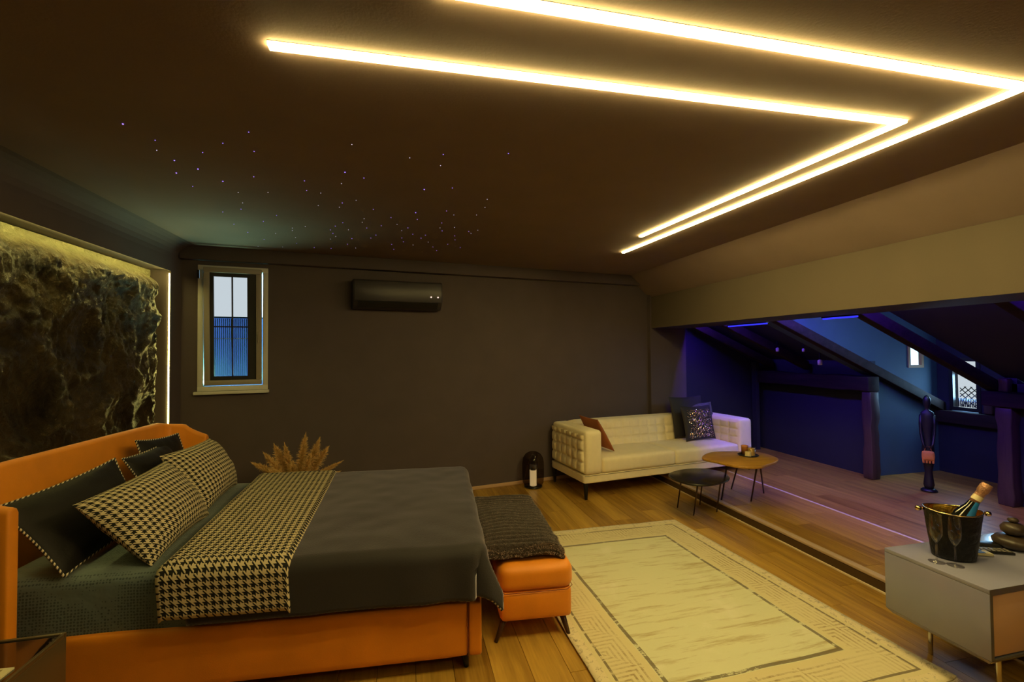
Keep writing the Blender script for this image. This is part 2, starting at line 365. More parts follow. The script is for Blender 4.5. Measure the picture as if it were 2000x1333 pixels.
def softbox(x0, x1, y0, y1, z0, z1, r=.03, bulge=(.01, .01, .02), n=14, fn=None):
    """rounded, slightly cushioned box as a closed mesh"""
    bm = bmesh.new(); bmesh.ops.create_cube(bm, size=2)
    bmesh.ops.subdivide_edges(bm, edges=bm.edges[:], cuts=n, use_grid_fill=True)
    hx, hy, hz = (x1-x0)/2, (y1-y0)/2, (z1-z0)/2; cx, cy, cz = (x0+x1)/2, (y0+y1)/2, (z0+z1)/2
    r = min(r, hx*.98, hy*.98, hz*.98)
    for v in bm.verts:
        u = v.co.copy()
        q = Vector((sin(u.x*pi/2)*.5+u.x*.5, sin(u.y*pi/2)*.5+u.y*.5, sin(u.z*pi/2)*.5+u.z*.5))
        q = Vector([max(-1, min(1, c)) for c in q])
        p = Vector((q.x*hx, q.y*hy, q.z*hz))
        inner = Vector((max(-hx+r, min(hx-r, p.x)), max(-hy+r, min(hy-r, p.y)), max(-hz+r, min(hz-r, p.z))))
        d = p-inner
        if d.length > 1e-9: p = inner+d.normalized()*r
        bx = bulge[0]*(1-q.y**2)*(1-q.z**2)*q.x; by = bulge[1]*(1-q.x**2)*(1-q.z**2)*q.y; bz = bulge[2]*(1-q.x**2)*(1-q.y**2)*q.z
        p += Vector((bx, by, bz))
        if fn: p = fn(p, q)
        v.co = p+Vector((cx, cy, cz))
    mb = MB(); bm.verts.index_update()
    mb.v = [tuple(v.co) for v in bm.verts]; mb.f = [tuple(v.index for v in f.verts) for f in bm.faces]; bm.free(); return mb
def legmb(top, bot, r0, r1, n=10):
    return MB().tube([top, bot], [r0, r1], n)
def copy_tree(o, parent=None):
    c = o.copy(); COL.objects.link(c); c.parent = parent
    for ch in list(o.children): copy_tree(ch, c)
    return c

# ------------------------------------------------------------------ the room
WA = radians(9.5); WPX, WPY = 1.16, 5.38                      # back wall line
wd = Vector((cos(WA), sin(WA), 0)); wn = Vector((-sin(WA), cos(WA), 0))
def wy(x): return WPY+(x-WPX)*math.tan(WA)
STEP = .09; SX = 3.05; CZ = 2.6
XL, XR, YN = -2.0, 6.55, -1.3

fl = struct(MB().box(XL-.3, SX, YN, 5.85, -.06, -.013), 'floor', MT['subfloor'])
pf = struct(MB().box(SX+.003, XR+.2, YN, 6.35, -.06, STEP-.013), 'platform', MT['subfloor'])
random.seed(4)
plank_cache = {}
def plank(parent, x0, x1, y0, y1, z):
    key = (round(x1-x0, 3), round(y1-y0, 3))
    g = .0012
    if key not in plank_cache:
        o = MB().box(g, x1-x0-g, g, y1-y0-g, -.012, 0).build('plank', MT['plank'], parent)
        md = None; plank_cache[key] = o
    else:
        o = plank_cache[key].copy(); COL.objects.link(o); o.parent = parent
    o.location = (x0, y0, z)
def lay(parent, xs, ya, yb, z, w, L):
    x = xs[0]; k = 0
    while x < xs[1]-.01:
        x1 = min(x+w, xs[1]); y = ya-(k*.43 % 1)*L
        ytop = yb(x) if callable(yb) else yb
        while y < ytop-.02:
            y0 = max(y, ya); y1 = min(y+L, ytop)
            if y1-y0 > .05: plank(parent, x, x1, round(y0, 2), round(y1, 2), z)
            y += L
        x = x1; k += 1
lay(fl, (XL, SX-.012), 0.2, lambda x: math.ceil(wy(x+.19)*10)/10, 0, .187, 1.29)
lay(pf, (SX+.05, 3.905), 0.0, lambda x: math.ceil(wy(x+.17)*10)/10, STEP, .1705, 1.29)
lay(pf, (3.935, 6.5), 0.6, 6.2, STEP, .187, 1.29)

# trims
struct(MB().box(SX-.014, SX-.001, .3, 5.5, -.002, .012), 'trim_1', MT['trimwhite'], bevel=.002)     # pale strip at foot of riser
struct(MB().box(SX-.006, SX+.002, .3, 5.6, .0125, STEP-.02), 'riser', mat('dark_riser', (.07, .04, .015), .5))
struct(MB().box(SX-.008, SX+.048, .3, 5.65, STEP-.018, STEP+.003), 'trim_2', MT['trimwood'], bevel=.004)
struct(MB().box(3.907, 3.933, .3, 5.75, STEP-.01, STEP+.004), 'trim_3', MT['trimwhite'], bevel=.002)

# ceiling: flat part, sloped part to the beam
BX0, BX1, BZ = 3.3, 3.88, 1.90
def stripmesh(prof, y0, yf, th=.12):
    mb = MB()
    for (xa, za), (xb, zb) in zip(prof[:-1], prof[1:]):
        mb.hexa([(xa, y0, za), (xb, y0, zb), (xb, yf(xb), zb), (xa, yf(xa), za)], [(xa, y0, za+th), (xb, y0, zb+th), (xb, yf(xb), zb+th), (xa, yf(xa), za+th)])
    return mb
ce = struct(stripmesh([(XL-.3, CZ), (2.95, CZ), (BX0+.02, 2.32), (BX1+.1, 2.32)], YN, lambda x: wy(x)+.05), 'ceiling', MT['ceiling'])
# cove along the left wall
cv = MB(); pr = []
for k in range(7): a = pi/2*k/6; pr.append((XL+.14*(1-sin(a)), CZ-.14*(1-cos(a))))
pts = [(XL-.02, CZ+.02)]+pr[::-1] if False else pr
cv.prism([(p[0], p[1]) for p in pts]+[(XL-.01, CZ+.01)], 0, 1)
cvv = [(x, YN+z*(4.86-YN), y) for x, y, z in cv.v]; cv.v = cvv
struct(cv, 'trim_4', MT['wall'], smooth=False)

# back wall with window hole; local s along the wall from the left corner
BW = Vector((XL, wy(XL), 0))
def P(s, t, z): return BW+wd*s+wn*t+Vector((0, 0, z))
def wbox(mb, s0, s1, t0, t1, z0, z1):
    return mb.hexa([P(s0, t0, z0), P(s1, t0, z0), P(s1, t1, z0), P(s0, t1, z0)], [P(s0, t0, z1), P(s1, t0, z1), P(s1, t1, z1), P(s0, t1, z1)])
def sx(x): return (x-XL)/cos(WA)
WS0, WS1, WZ0, WZ1 = .130, .715, 1.245, 2.435
mb = MB(); T = .24
wbox(mb, -.3, WS0, 0, T, 0, CZ); wbox(mb, WS1, sx(BX0), 0, T, 0, CZ); wbox(mb, WS0, WS1, 0, T, 0, WZ0); wbox(mb, WS0, WS1, 0, T, WZ1, CZ)
struct(mb, 'wall_back', MT['wall'])
mb = MB(); wbox(mb, sx(BX0-.03), sx(BX1), -.06, T, 0, 2.4)
struct(mb, 'pillar', MT['wall'])                          # pier carrying the beam
mb = MB(); wbox(mb, sx(BX1), sx(6.6), 0, T, 0, 2.3)
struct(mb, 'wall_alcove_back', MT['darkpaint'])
mb = MB(); wbox(mb, 0, sx(BX0-.2), -.085, 0.0, 2.475, CZ+.02)
struct(mb, 'soffit', MT['wall'], bevel=.004)
bb = MB(); wbox(bb, 0.0, sx(3.0), -.012, .0, 0.001, .042)
struct(bb, 'baseboard_back', MT['pinkbase'], bevel=.003)
# left wall with niche
NY0, NY1, NZ1, ND = 0.9, 4.66, 2.345, .17
mb = MB()
mb.box(XL-.3, XL, YN, NY0, 0, CZ); mb.box(XL-.3, XL, NY1, wy(XL)+.1, 0, CZ); mb.box(XL-.3, XL, NY0, NY1, NZ1, CZ); mb.box(XL-.3, XL-ND-.02, NY0, NY1, 0, NZ1)
struct(mb, 'wall_left', MT['wall'])
struct(MB().box(XL-.004, XL+.002, NY0, NY1, NZ1-.0115, NZ1+.004), 'trim_5', MT['wall'])
struct(MB().box(XL-.004, XL+.002, NY1-.011, NY1+.004, .3, NZ1-.0116), 'trim_6', MT['wall'])
# beam
mb = MB(); mb.hexa([(BX0, YN, BZ), (BX1, YN, BZ), (BX1, wy(BX1), BZ), (BX0, wy(BX0)-.06, BZ)], [(BX0, YN, 2.325), (BX1, YN, 2.325), (BX1, wy(BX1), 2.325), (BX0, wy(BX0)-.06, 2.325)])
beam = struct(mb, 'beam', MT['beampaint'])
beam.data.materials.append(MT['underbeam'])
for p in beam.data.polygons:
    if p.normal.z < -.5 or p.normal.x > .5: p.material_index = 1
# wall behind the camera and its right-hand return
struct(MB().box(XL-.3, XR+.3, YN-.2, YN, 0, 2.8), 'wall_front', MT['wall'])

# ------------------------------------------------------------------ alcove under the roof
GY = 4.345; SLOPE = .445
def rz(x): return 1.89-SLOPE*(x-4.27)                     # top of the rafters
alc = MT['darkpaint']
# gable side wall of the dormer with a small window hole
G0, G1, GZ0, GZ1 = 5.96, 6.20, 1.36, 1.68
gx0, gx1 = 5.40, 6.55
struct(MB().hexa([(BX1, GY, rz(BX1)-.1), (5.40, GY, rz(5.4)-.1), (5.40, GY+.12, rz(5.4)-.1), (BX1, GY+.12, rz(BX1)-.1)], [(BX1, GY, 2.5), (5.40, GY, 2.5), (5.40, GY+.12, 2.5), (BX1, GY+.12, 2.5)]), 'wall_dormer_upper', MT['dormer'])
mb = MB()
mb.box(gx0, G0, GY, GY+.12, STEP-.012, 2.5); mb.box(G1, G1+.45, GY, GY+.025, STEP-.012, 2.5); mb.box(G0, G1, GY, GY+.025, STEP-.012, GZ0); mb.box(G0, G1, GY, GY+.025, GZ1, 2.5)
struct(mb, 'wall_dormer_side', MT['dormer'])
# end wall of the dormer, sill beam, window hole
EX = 6.42; V0, V1, VZ0, VZ1 = 3.93, 4.20, .865, 1.48
mb = MB(); mb.box(EX, EX+.12, 3.1, V0, STEP-.012, 2.5); mb.box(EX, EX+.12, V1, GY, STEP-.012, 2.5); mb.box(EX, EX+.12, V0, V1, STEP-.012, VZ0-.02); mb.box(EX, EX+.12, V0, V1, VZ1, 2.5)
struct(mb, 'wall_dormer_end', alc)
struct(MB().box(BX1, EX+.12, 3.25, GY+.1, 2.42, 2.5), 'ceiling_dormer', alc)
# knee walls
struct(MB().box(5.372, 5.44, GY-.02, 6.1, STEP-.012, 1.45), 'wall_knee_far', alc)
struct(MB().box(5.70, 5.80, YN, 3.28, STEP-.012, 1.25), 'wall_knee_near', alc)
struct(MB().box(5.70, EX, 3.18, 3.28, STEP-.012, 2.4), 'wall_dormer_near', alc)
# roof deck, far and near of the dormer
def deck(y0, y1, x1, name):
    a, b = rz(BX1)+.05, rz(x1)+.05
    struct(MB().hexa([(BX1, y0, a), (x1, y0, b), (x1, y1, b), (BX1, y1, a)], [(BX1, y0, a+.06), (x1, y0, b+.06), (x1, y1, b+.06), (BX1, y1, a+.06)]), name, MT['darkpaint'])
deck(GY+.1, 6.2, 5.6, 'roof_far'); deck(YN, 3.27, 6.0, 'roof_near')
struct(MB().box(BX1, BX1+.06, YN, 6.1, 2.0, 2.55), 'wall_above_beam', alc)
def rafter(y, x1, label, width=.09, dep=.115):
    a, b = rz(BX1), rz(x1)
    m_ = MB().hexa([(BX1+.01, y, a-dep), (x1, y, b-dep), (x1, y+width, b-dep), (BX1+.01, y+width, a-dep)], [(BX1+.01, y, a), (x1, y, b), (x1, y+width, b), (BX1+.01, y+width, a)])
    o = m_.build('rafter', MT['oldwoodx'], bevel=.006); tag(o, label, 'rafter', 'roof rafters over the dark alcove'); return o
rafter(GY-.10, 6.40, 'long dark rafter running down the side wall below the small high window')
rafter(3.285, 6.40, 'dark rafter cutting diagonally across the corner of the lattice window')
rafter(5.10, 5.3, 'short dark rafter in the violet-lit roof between the back wall and the side wall')
rafter(5.71, 5.3, 'short dark rafter against the back wall of the violet alcove')
rafter(2.25, 5.9, 'nearest dark rafter at the upper right corner of the alcove')
# purlins and posts of old timber
def timber(name, label, cat, mbx, mat_, group, bevel=.012):
    o = mbx.build(name, mat_, bevel=bevel, seg=2); tag(o, label, cat, group); return o
def rough(x0, x1, y0, y1, z0, z1, n=10, axis='z', amp=.008, seed=0):
    """a hewn timber: subdivided box with wobbling faces"""
    mb = MB()
    for k in range(n+1):
        t = k/n; o = [amp*noise.noise(Vector((seed+t*6, j*3.1, 0))) for j in range(4)]
        if axis == 'z':
            z = z0+(z1-z0)*t; q = [(x0+o[0], y0+o[1], z), (x1+o[2], y0+o[1], z), (x1+o[2], y1+o[3], z), (x0+o[0], y1+o[3], z)]
        else:
            y = y0+(y1-y0)*t; q = [(x0+o[0], y, z0+o[1]), (x0+o[0], y, z1+o[3]), (x1+o[2], y, z1+o[3]), (x1+o[2], y, z0+o[1])]
        mb.v += q
        if k:
            b = (k-1)*4
            for j in range(4): mb.f.append((b+j, b+(j+1) % 4, b+4+(j+1) % 4, b+4+j))
    mb.f += [(3, 2, 1, 0), (n*4, n*4+1, n*4+2, n*4+3)]
    return mb
timber('post', 'old timber post at the corner of the violet knee wall beside the side wall', 'post', rough(5.22, 5.345, 4.215, 4.325, STEP, 1.097, seed=1, amp=.018), MT['oldwood'], 'old timber posts of the alcove')
timber('post', 'old timber post at the right edge of the photo with dark bolt patches', 'post', rough(5.575, 5.695, 3.16, 3.28, STEP, 1.03, seed=5, amp=.02), MT['oldwood'], 'old timber posts of the alcove')
timber('purlin', 'horizontal timber beam resting on the post beside the violet knee wall', 'beam', rough(5.20, 5.36, 4.22, 5.93, 1.10, 1.275, axis='y', n=14, seed=9, amp=.02), MT['oldwoodx'], 'horizontal timbers of the alcove')
timber('purlin', 'horizontal timber beam on the right hand post running out of the photo', 'beam', rough(5.55, 5.70, 1.4, 3.38, 1.03, 1.165, axis='y', n=14, seed=12, amp=.02), MT['oldwoodx'], 'horizontal timbers of the alcove')
timber('sill_beam', 'brown timber sill beam under the lattice window', 'beam', rough(6.33, 6.419, 3.285, 4.325, .70, .848, axis='y', n=10, seed=17, amp=.008), MT['oldwoodx'], None)
timber('stud', 'short upright brown stud right of the lattice window', 'post', MB().box(6.34, 6.415, 3.76, 3.84, .853, 1.12), MT['oldwood'], None)
timber('post', 'stub of old post rising above the right hand purlin', 'post', rough(5.60, 5.68, 3.20, 3.27, 1.17, 1.30, seed=31, n=4), MT['oldwood'], 'old timber posts of the alcove')
struct(MB().box(5.18, 5.238, 5.935, 6.02, STEP, 1.40), 'pillar', MT['darkpaint'])

# dormer windows
def small_window(name, axis, a0, a1, z0, z1, at, fm, lattice=False, fwid=.035):
    g = empty(name, (0, 0, 0), kind='structure')
    def bx(p0, p1, q0, q1, d0, d1):
        return (p0, p1, at+d0, at+d1, q0, q1) if axis == 'x' else (at+d0, at+d1, p0, p1, q0, q1)
    f = MB(); W_ = fwid
    for r in ((a0, a1, z0, z0+W_), (a0, a1, z1-W_, z1), (a0, a0+W_, z0+W_, z1-W_), (a1-W_, a1, z0+W_, z1-W_)): f.box(*bx(r[0], r[1], r[2], r[3], -.012, .024))
    f.build('window_frame', fm, g)
    MB().box(*bx(a0+W_, a1-W_, z0+W_, z1-W_, .010, .014)).build('pane', MT['pane_lit'] if not lattice else MT['pane'], g)
    if lattice:
        import itertools
        m = MB()
        za, zb = z0+W_, z0+W_+.24; st = .062; ya, yb = a0+W_, a1-W_
        def seg(y0, zz0, y1, zz1): m.tube([(at+.10, y0, zz0), (at+.10, y1, zz1)], .005, 5)
        Lw, Lh = yb-ya, zb-za
        k = -Lh
        while k < Lw:
            t0 = max(0, -k); t1 = min(Lh, Lw-k)
            if t1 > t0: seg(ya+k+t0, za+t0, ya+k+t1, za+t1); seg(yb-(k+t0), za+t0, yb-(k+t1), za+t1)
            k += st
        m.build('lattice', MT['blackplastic'], g)
        l = MB()
        for k in range(14): y = ya+.008+k*(yb-ya)/14; l.box(at+.07, at+.076, y, y+.008, za, za+.10)
        l.build('ribbed_screen', mat('bluegrey_screen', (.10, .14, .35), .6), g)
    return g
small_window('window_2', 'x', G0, G1, GZ0, GZ1, GY, MT['brownframe'])
small_window('window_3', 'y', V0-.03, V1+.01, VZ0-.01, VZ1, EX, MT['blackplastic'], lattice=True, fwid=.04)

# violet led tubes behind the beam
def led_tube(y0, y1, label):
    t = empty('led_tube', (BX1-.015, y0, BZ-.02), label=label, cat='light', group='violet led tubes under the beam')
    MB().box(-.015, .010, 0, y1-y0, -.006, .008).build('diffuser', MT['violetdim'], t)
    MB().box(-.018, .013, -.01, y1-y0+.01, .008, .018).build('housing', MT['legblack'], t)
led_tube(4.25, 4.85, 'violet led tube under the beam, the left one of the two')
led_tube(3.22, 3.55, 'violet led tube under the beam near the upper rafter, the right one')
hid = empty('led_tube', (BX1+.075, 0, 2.08), label='long violet led tube hidden along the back of the beam', cat='light')
MB().box(-.01, .01, 0.4, 5.75, -.01, .01).build('diffuser', MT['violet'], hid)
MB().box(-.014, -.0102, 0.4, 5.8, -.012, .012).build('housing', MT['legblack'], hid)
# little spots / brackets on the rafters
def spot(x, y, z, s, label):
    t = empty('spotlight', (x, y, z), label=label, cat='spotlight', group='small spotlights in the alcove roof')
    MB().lathe([(.3*s, -.9*s), (.55*s, -.8*s), (.6*s, .3*s), (.2*s, .6*s)], 12).build('lamp_head', MT['white'], t, smooth=True)
    MB().box(-.12*s, .12*s, -.12*s, .12*s, .5*s, .5*s+.09).build('bracket', MT['legblack'], t)
spot(4.72, 5.02, 1.60, .035, 'small pale spotlight on the middle rafter, left of the three')
spot(4.90, 4.80, 1.69-.10, .028, 'tiny pale spotlight below the long rafter, highest of the three')
spot(5.0, 4.66, 1.44, .045, 'larger pale spotlight just above the violet timber beam')

# ------------------------------------------------------------------ niche rock
rk = MB(); NU, NV = 150, 110
relief = []
def rockfn(u, v):
    y = NY0+.004+(NY1-NY0-.008)*u; z = .3+(NZ1-.306)*v
    # distance from the lit rim
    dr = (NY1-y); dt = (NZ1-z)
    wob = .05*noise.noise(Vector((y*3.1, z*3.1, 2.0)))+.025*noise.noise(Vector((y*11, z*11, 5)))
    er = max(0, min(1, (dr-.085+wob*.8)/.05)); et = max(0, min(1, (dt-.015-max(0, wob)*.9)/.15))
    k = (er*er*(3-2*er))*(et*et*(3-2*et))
    p = Vector((y*1.5, z*1.1, 3.3))
    wv = Vector((noise.noise(p*1.7), noise.noise(p*1.7+Vector((9, 9, 9))), 0))*.6
    h = .5+.5*noise.fractal(p+wv, 1.0, 2.1, 5)
    rdg = noise.ridged_multi_fractal(p*2.6+wv, .9, 2.2, 5, 1.0, 2.0)
    d = .02+.075*h+.042*min(rdg, 2.2)
    small = .014*noise.fractal(Vector((y*20, z*13, 1))+wv*6, 1, 2, 4)
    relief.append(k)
    return (XL-ND+.004+k*d+small*(.35+.65*k)+.004, y, z)
rk.grid(rockfn, NU*2, NV*2)
ro = rk.build('rock_panel', MT['rock'], smooth=True)
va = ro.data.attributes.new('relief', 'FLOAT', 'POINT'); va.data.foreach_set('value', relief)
tag(ro, 'rough dark rock relief panel with glowing edge behind the bed', 'wall panel')
nl = empty('niche_light', (XL-.03, 2.8, NZ1), label='greenish yellow led strip hidden along the top and right edge of the rock panel', cat='light')
MB().box(.016, .022, -1.85, 1.80, -.007, -.002).build('top_strip', MT['niche'], nl)
MB().box(.012, .020, NY1-2.8-.004, NY1-2.8-.001, .55-NZ1, -.03).build('side_strip', MT['nicheside'], nl)

# ------------------------------------------------------------------ main window (tilted open sash)
wi = empty('window_1', tuple(P(WS0, 0, WZ0)), WA, kind='structure')
WW, WH = WS1-WS0, WZ1-WZ0
c = MB(); e = .045
for r in ((0, WW, 0, e), (0, WW, WH-e, WH), (0, e, e, WH-e), (WW-e, WW, e, WH-e)): c.box(r[0], r[1], -.012, .10, r[2], r[3])
c.build('window_casing', MT['white'], wi, bevel=.003)
MB().box(-.025, WW+.012, -.045, .02, -.030, -.002).build('window_sill', MT['white'], wi, bevel=.004)
sash = empty('sash', (0, 0.0, .05)); sash.parent = wi; 
bpy.data.objects.remove(sash)
TL = radians(3.4)
SM = Matrix.Translation((0, .0, .052)) @ Matrix.Rotation(TL, 4, 'X')
def sb(mbx, x0, x1, y0, y1, z0, z1): return mbx.box(x0, x1, y0, y1, z0, z1, SM)
sh = WH-.075; s0, s1 = e+.008, WW-e-.008; fwid = .048
c = MB()
for r in ((s0, s1, 0, fwid), (s0, s1, sh-fwid, sh), (s0, s0+fwid, fwid, sh-fwid), (s1-fwid, s1, fwid, sh-fwid)): sb(c, r[0], r[1], -.005, .05, r[2], r[3])
so = c.build('window_sash', MT['greige'], wi, bevel=.004)
c = MB(); g0, g1 = s0+fwid, s1-fwid
for r in ((g0, g1, fwid, fwid+.035), (g0, g1, sh-fwid-.035, sh-fwid), (g0, g0+.03, fwid+.035, sh-fwid-.035), (g1-.075, g1, fwid+.035, sh-fwid-.035)): sb(c, r[0], r[1], .012, .045, r[2], r[3])
c.build('glazing_frame', MT['black'], so)
h0, h1, k0, k1 = g0+.03, g1-.075, fwid+.035, sh-fwid-.035
mid = (h0+h1)/2+.012; kh = k0+(k1-k0)*.50
for (a, b, cc, d) in ((h0, mid-.006, k0, kh-.006), (mid+.006, h1, k0, kh-.006), (h0, mid-.006, kh+.006, k1), (mid+.006, h1, kh+.006, k1)):
    sb(MB(), a, b, .030, .034, cc, d).build('pane', MT['pane'], so)
sb(sb(MB(), mid-.006, mid+.006, .022, .040, k0, k1), h0, h1, .022, .040, kh-.006, kh+.006).build('glazing_bar', MT['black'], so)
c = MB()
sb(c, s1-.034, s1-.016, -.022, -.005, sh*.42, sh*.46); sb(c, s1-.032, s1-.018, -.034, -.022, sh*.36, sh*.46)
c.build('handle', MT['greige'], so, bevel=.002)
sb(MB(), .008, .026, -.022, -.004, sh*.90, sh*.97).build('hinge', MT['legblack'], wi)
# ribbed blue balcony screen outside the lower half
scr = MB()
for k in range(34):
    x = .02+k*(WW-.02)/34; scr.box(x, x+.0085, .20, .206, .02, .70)
o = scr.build('ribbed_screen', mat('blue_screen', (.10, .30, .55), .5), wi)
m, t, b_ = nt('blue_sheet'); b_.inputs['Base Color'].default_value = (.16, .42, .75, 1); b_.inputs['Transmission Weight'].default_value = 0
t.nodes.clear(); oo = node(t, 'ShaderNodeOutputMaterial'); tr = node(t, 'ShaderNodeBsdfTranslucent'); tr.inputs[0].default_value = (.30, .46, .85, 1); t.links.new(tr.outputs[0], oo.inputs[0])
MB().box(0, WW+.1, .215, .22, -.02, .72).build('translucent_sheet', m, wi)
MB().box(0, WW+.1, .19, .212, .50, .507).build('screen_rail', MT['white'], wi)
MB().box(0, WW+.1, .19, .212, .705, .72).build('screen_rail', mat('blue_rail', (.05, .15, .3), .4), wi)

# ------------------------------------------------------------------ ceiling led strips
def led_strip(pts, label, ws=.029):
    # ribbon mitred along a polyline on the ceiling
    t = empty('led_strip', (pts[1][0], pts[1][1], CZ), label=label, cat='ceiling light', group='warm led strips on the ceiling')
    P_ = [Vector((p[0]-pts[1][0], p[1]-pts[1][1])) for p in pts]
    def side(w_):
        L, R = [], []
        for i, p in enumerate(P_):
            ds = []
            if i: ds.append((P_[i]-P_[i-1]).normalized())
            if i < len(P_)-1: ds.append((P_[i+1]-P_[i]).normalized())
            n_ = [Vector((-d.y, d.x)) for d in ds]
            mnorm = sum(n_, Vector((0, 0))).normalized(); k = w_/2/max(.3, mnorm.dot(n_[0]))
            L.append(p+mnorm*k); R.append(p-mnorm*k)
        return L+R[::-1]
    MB().prism([tuple(q) for q in side(ws)], -.0125, -.0015).build('diffuser', MT['led'], t)
    MB().prism([tuple(q) for q in side(ws+.012)], -.0015, -.0002).build('channel', MT['trimwhite'], t)
led_strip([(-.42, 1.607), (2.135, 1.558), (2.02, 3.636)], 'inner warm led strip bent in a narrow V on the ceiling')
led_strip([(.08, 1.258), (2.318, 1.240), (2.178, 4.275)], 'outer warm led strip running around the inner one, cut by the top edge')
led_strip([(1.3, -.9), (2.3, -.9), (2.3, .5)], 'unseen warm fill strip added on the ceiling behind the camera', ws=.03)  # unseen strip added to light the surfaces facing the camera

# fibre stars
STARS = [[-1.18, 2.31], [-1.125, 2.456], [-1.173, 2.577], [-1.147, 2.694], [-1.216, 2.879], [-1.077, 2.793], [-0.966, 2.557], [-0.831, 2.424], [-0.676, 2.276], [-0.715, 2.49], [-1.015, 2.964], [-1.22, 3.093], [-0.82, 2.851], [-0.815, 3.113], [-0.993, 3.151], [-1.035, 3.367], [-1.09, 3.516], [-1.236, 3.612], [-0.891, 3.624], [-1.029, 3.81], [-1.27, 3.938], [-1.246, 4.183], [-0.86, 3.968], [-0.878, 4.052], [-0.751, 3.901], [-0.904, 4.29], [-0.942, 4.516], [-0.555, 2.858], [-0.499, 3.058], [-0.558, 3.322], [-0.352, 2.86], [-0.311, 2.674], [-0.237, 2.308], [-0.393, 3.232], [-0.424, 3.332], [-0.298, 3.158], [-0.449, 3.726], [-0.519, 3.84], [-0.573, 3.963], [-0.57, 4.08], [-0.561, 4.182], [-0.62, 4.287], [-0.669, 4.676], [-0.496, 4.46], [-0.439, 4.611], [-0.435, 4.233], [-0.281, 3.58], [-0.303, 3.684], [-0.282, 3.85], [-0.2, 3.334], [-0.272, 4.177], [-0.223, 4.068], [-0.165, 3.754], [-0.085, 3.511], [-0.044, 3.691], [-0.101, 4.39], [-0.086, 4.598], [-0.009, 3.874], [-0.009, 4.123], [0.005, 4.266], [0.04, 3.777], [0.082, 3.976], [0.093, 4.377], [0.09, 3.35], [0.107, 3.522], [0.129, 2.858], [0.156, 4.098], [0.188, 3.984], [0.224, 4.23], [0.279, 4.421], [0.324, 4.575], [0.198, 2.471], [0.2, 2.327], [0.294, 3.579], [0.292, 3.725], [0.316, 3.814], [0.302, 3.264], [0.295, 2.796], [0.363, 3.351], [0.405, 3.688], [0.435, 3.957], [0.454, 4.101], [0.406, 4.279], [0.536, 4.398], [0.534, 3.791], [0.561, 3.849], [0.601, 3.735], [0.525, 3.318], [0.555, 3.131], [0.54, 2.959], [0.52, 2.247], [-0.216, 2.741], [-0.431, 3.933], [0.036, 2.405], [-1.186, 4.417], [-1.102, 4.698], [-1.316, 4.713], [-1.034, 4.175], [-0.819, 4.669], [-0.575, 3.027]]
protos = []
for i, (mname, r) in enumerate((('star', .0034), ('star', .0022), ('starw', .0020))):
    o = MB().lathe([(r, 0), (r*.8, -r*.8), (.00005, -r*1.2)], 6).build('star_light', MT[mname], ce); protos.append(o)
big = {1, 3, 4, 5, 10, 31, 63, 65}
for i, (x, y) in enumerate(STARS):
    if i < 3: o = protos[i]
    else:
        o = protos[0 if i in big else (1 if random.random() < .6 else 2)].copy(); COL.objects.link(o); o.parent = ce
    o.location = (x, y, CZ-.0003)

# ------------------------------------------------------------------ air conditioner
ac = empty('air_conditioner', tuple(P(sx(-.525), 0, 2.055)), WA, label='wide dark wall air conditioner on the back wall', cat='air conditioner')
AW, AH, AD = .93, .30, .19
prof = [(0, 0), (-.10, 0), (-.155, .045), (-AD, .10), (-AD, .27), (-.17, .30), (0, .305)]
mb = MB(); n = len(prof)
mb.v = [(0, y, z) for y, z in prof]+[(AW, y, z) for y, z in prof]
mb.f = [tuple(range(n)), tuple(range(2*n-1, n-1, -1))]+[(i, (i+1) % n, (i+1) % n+n, i+n) for i in range(n)]
mb.build('body', MT['ac'], ac, bevel=.012, seg=3)
MB().box(.012, AW-.012, -AD-.006, -AD+.02, .075, .285).build('front_panel', MT['ac'], ac, bevel=.005)
mb = MB(); mb.hexa([(.05, -.187, .068), (AW-.05, -.187, .068), (AW-.05, -.128, .012), (.05, -.128, .012)], [(.05, -.181, .080), (AW-.05, -.181, .080), (AW-.05, -.12, .024), (.05, -.12, .024)])
mb.build('air_flap', MT['acdark'], ac)
for x in (.80, .875): MB().lathe([(.009, 0), (.009, .004), (.005, .006)], 12, Matrix.Translation((x, -AD-.006, .135)) @ Matrix.Rotation(pi/2, 4, 'X')).build('reflection_dot', MT['acreflection'], ac)  # glowing dots imitate reflections on the front panel

# ------------------------------------------------------------------ bed
BA = radians(-4.3); BP = (0.385, 2.316, 0)
bed = empty('bed', BP, BA, label='low upholstered double bed in orange velvet with winged headboard', cat='bed')
L = -1.99
o = softbox(L, -.075, 0, .07, .075, .345, r=.018, bulge=(0, .004, 0), n=10).build('side_rail', MT['leather'], bed, smooth=True)
softbox(-.073, 0, 0, 1.60, .075, .345, r=.018, bulge=(0.004, 0, 0), n=10).build('footboard', MT['leather'], bed, smooth=True)
softbox(L, -.075, 1.53, 1.60, .075, .345, r=.018, bulge=(0, .004, 0), n=6).build('side_rail', MT['leather'], bed, smooth=True)
MB().tube([(-.074, .004, .08), (-.074, -.004, .2), (-.074, .004, .342)], .003, 6).build('seam', MT['seam'], bed)
for x, y in ((-.09, .05), (-.09, 1.52), (-1.9, .06), (-1.9, 1.52)):
    legmb((x, y, .08), (x+.01, y, 0), .022, .012).build('leg', MT['legblack'], bed, smooth=True)
def mfn(p, q):
    p.y += .006*sin(p.x*9+p.z*7); return p
softbox(-2.21, -.085, .035, 1.565, .20, .595, r=.045, bulge=(0, .012, .01), n=22, fn=mfn).build('mattress', MT['sheet'], bed, smooth=True)
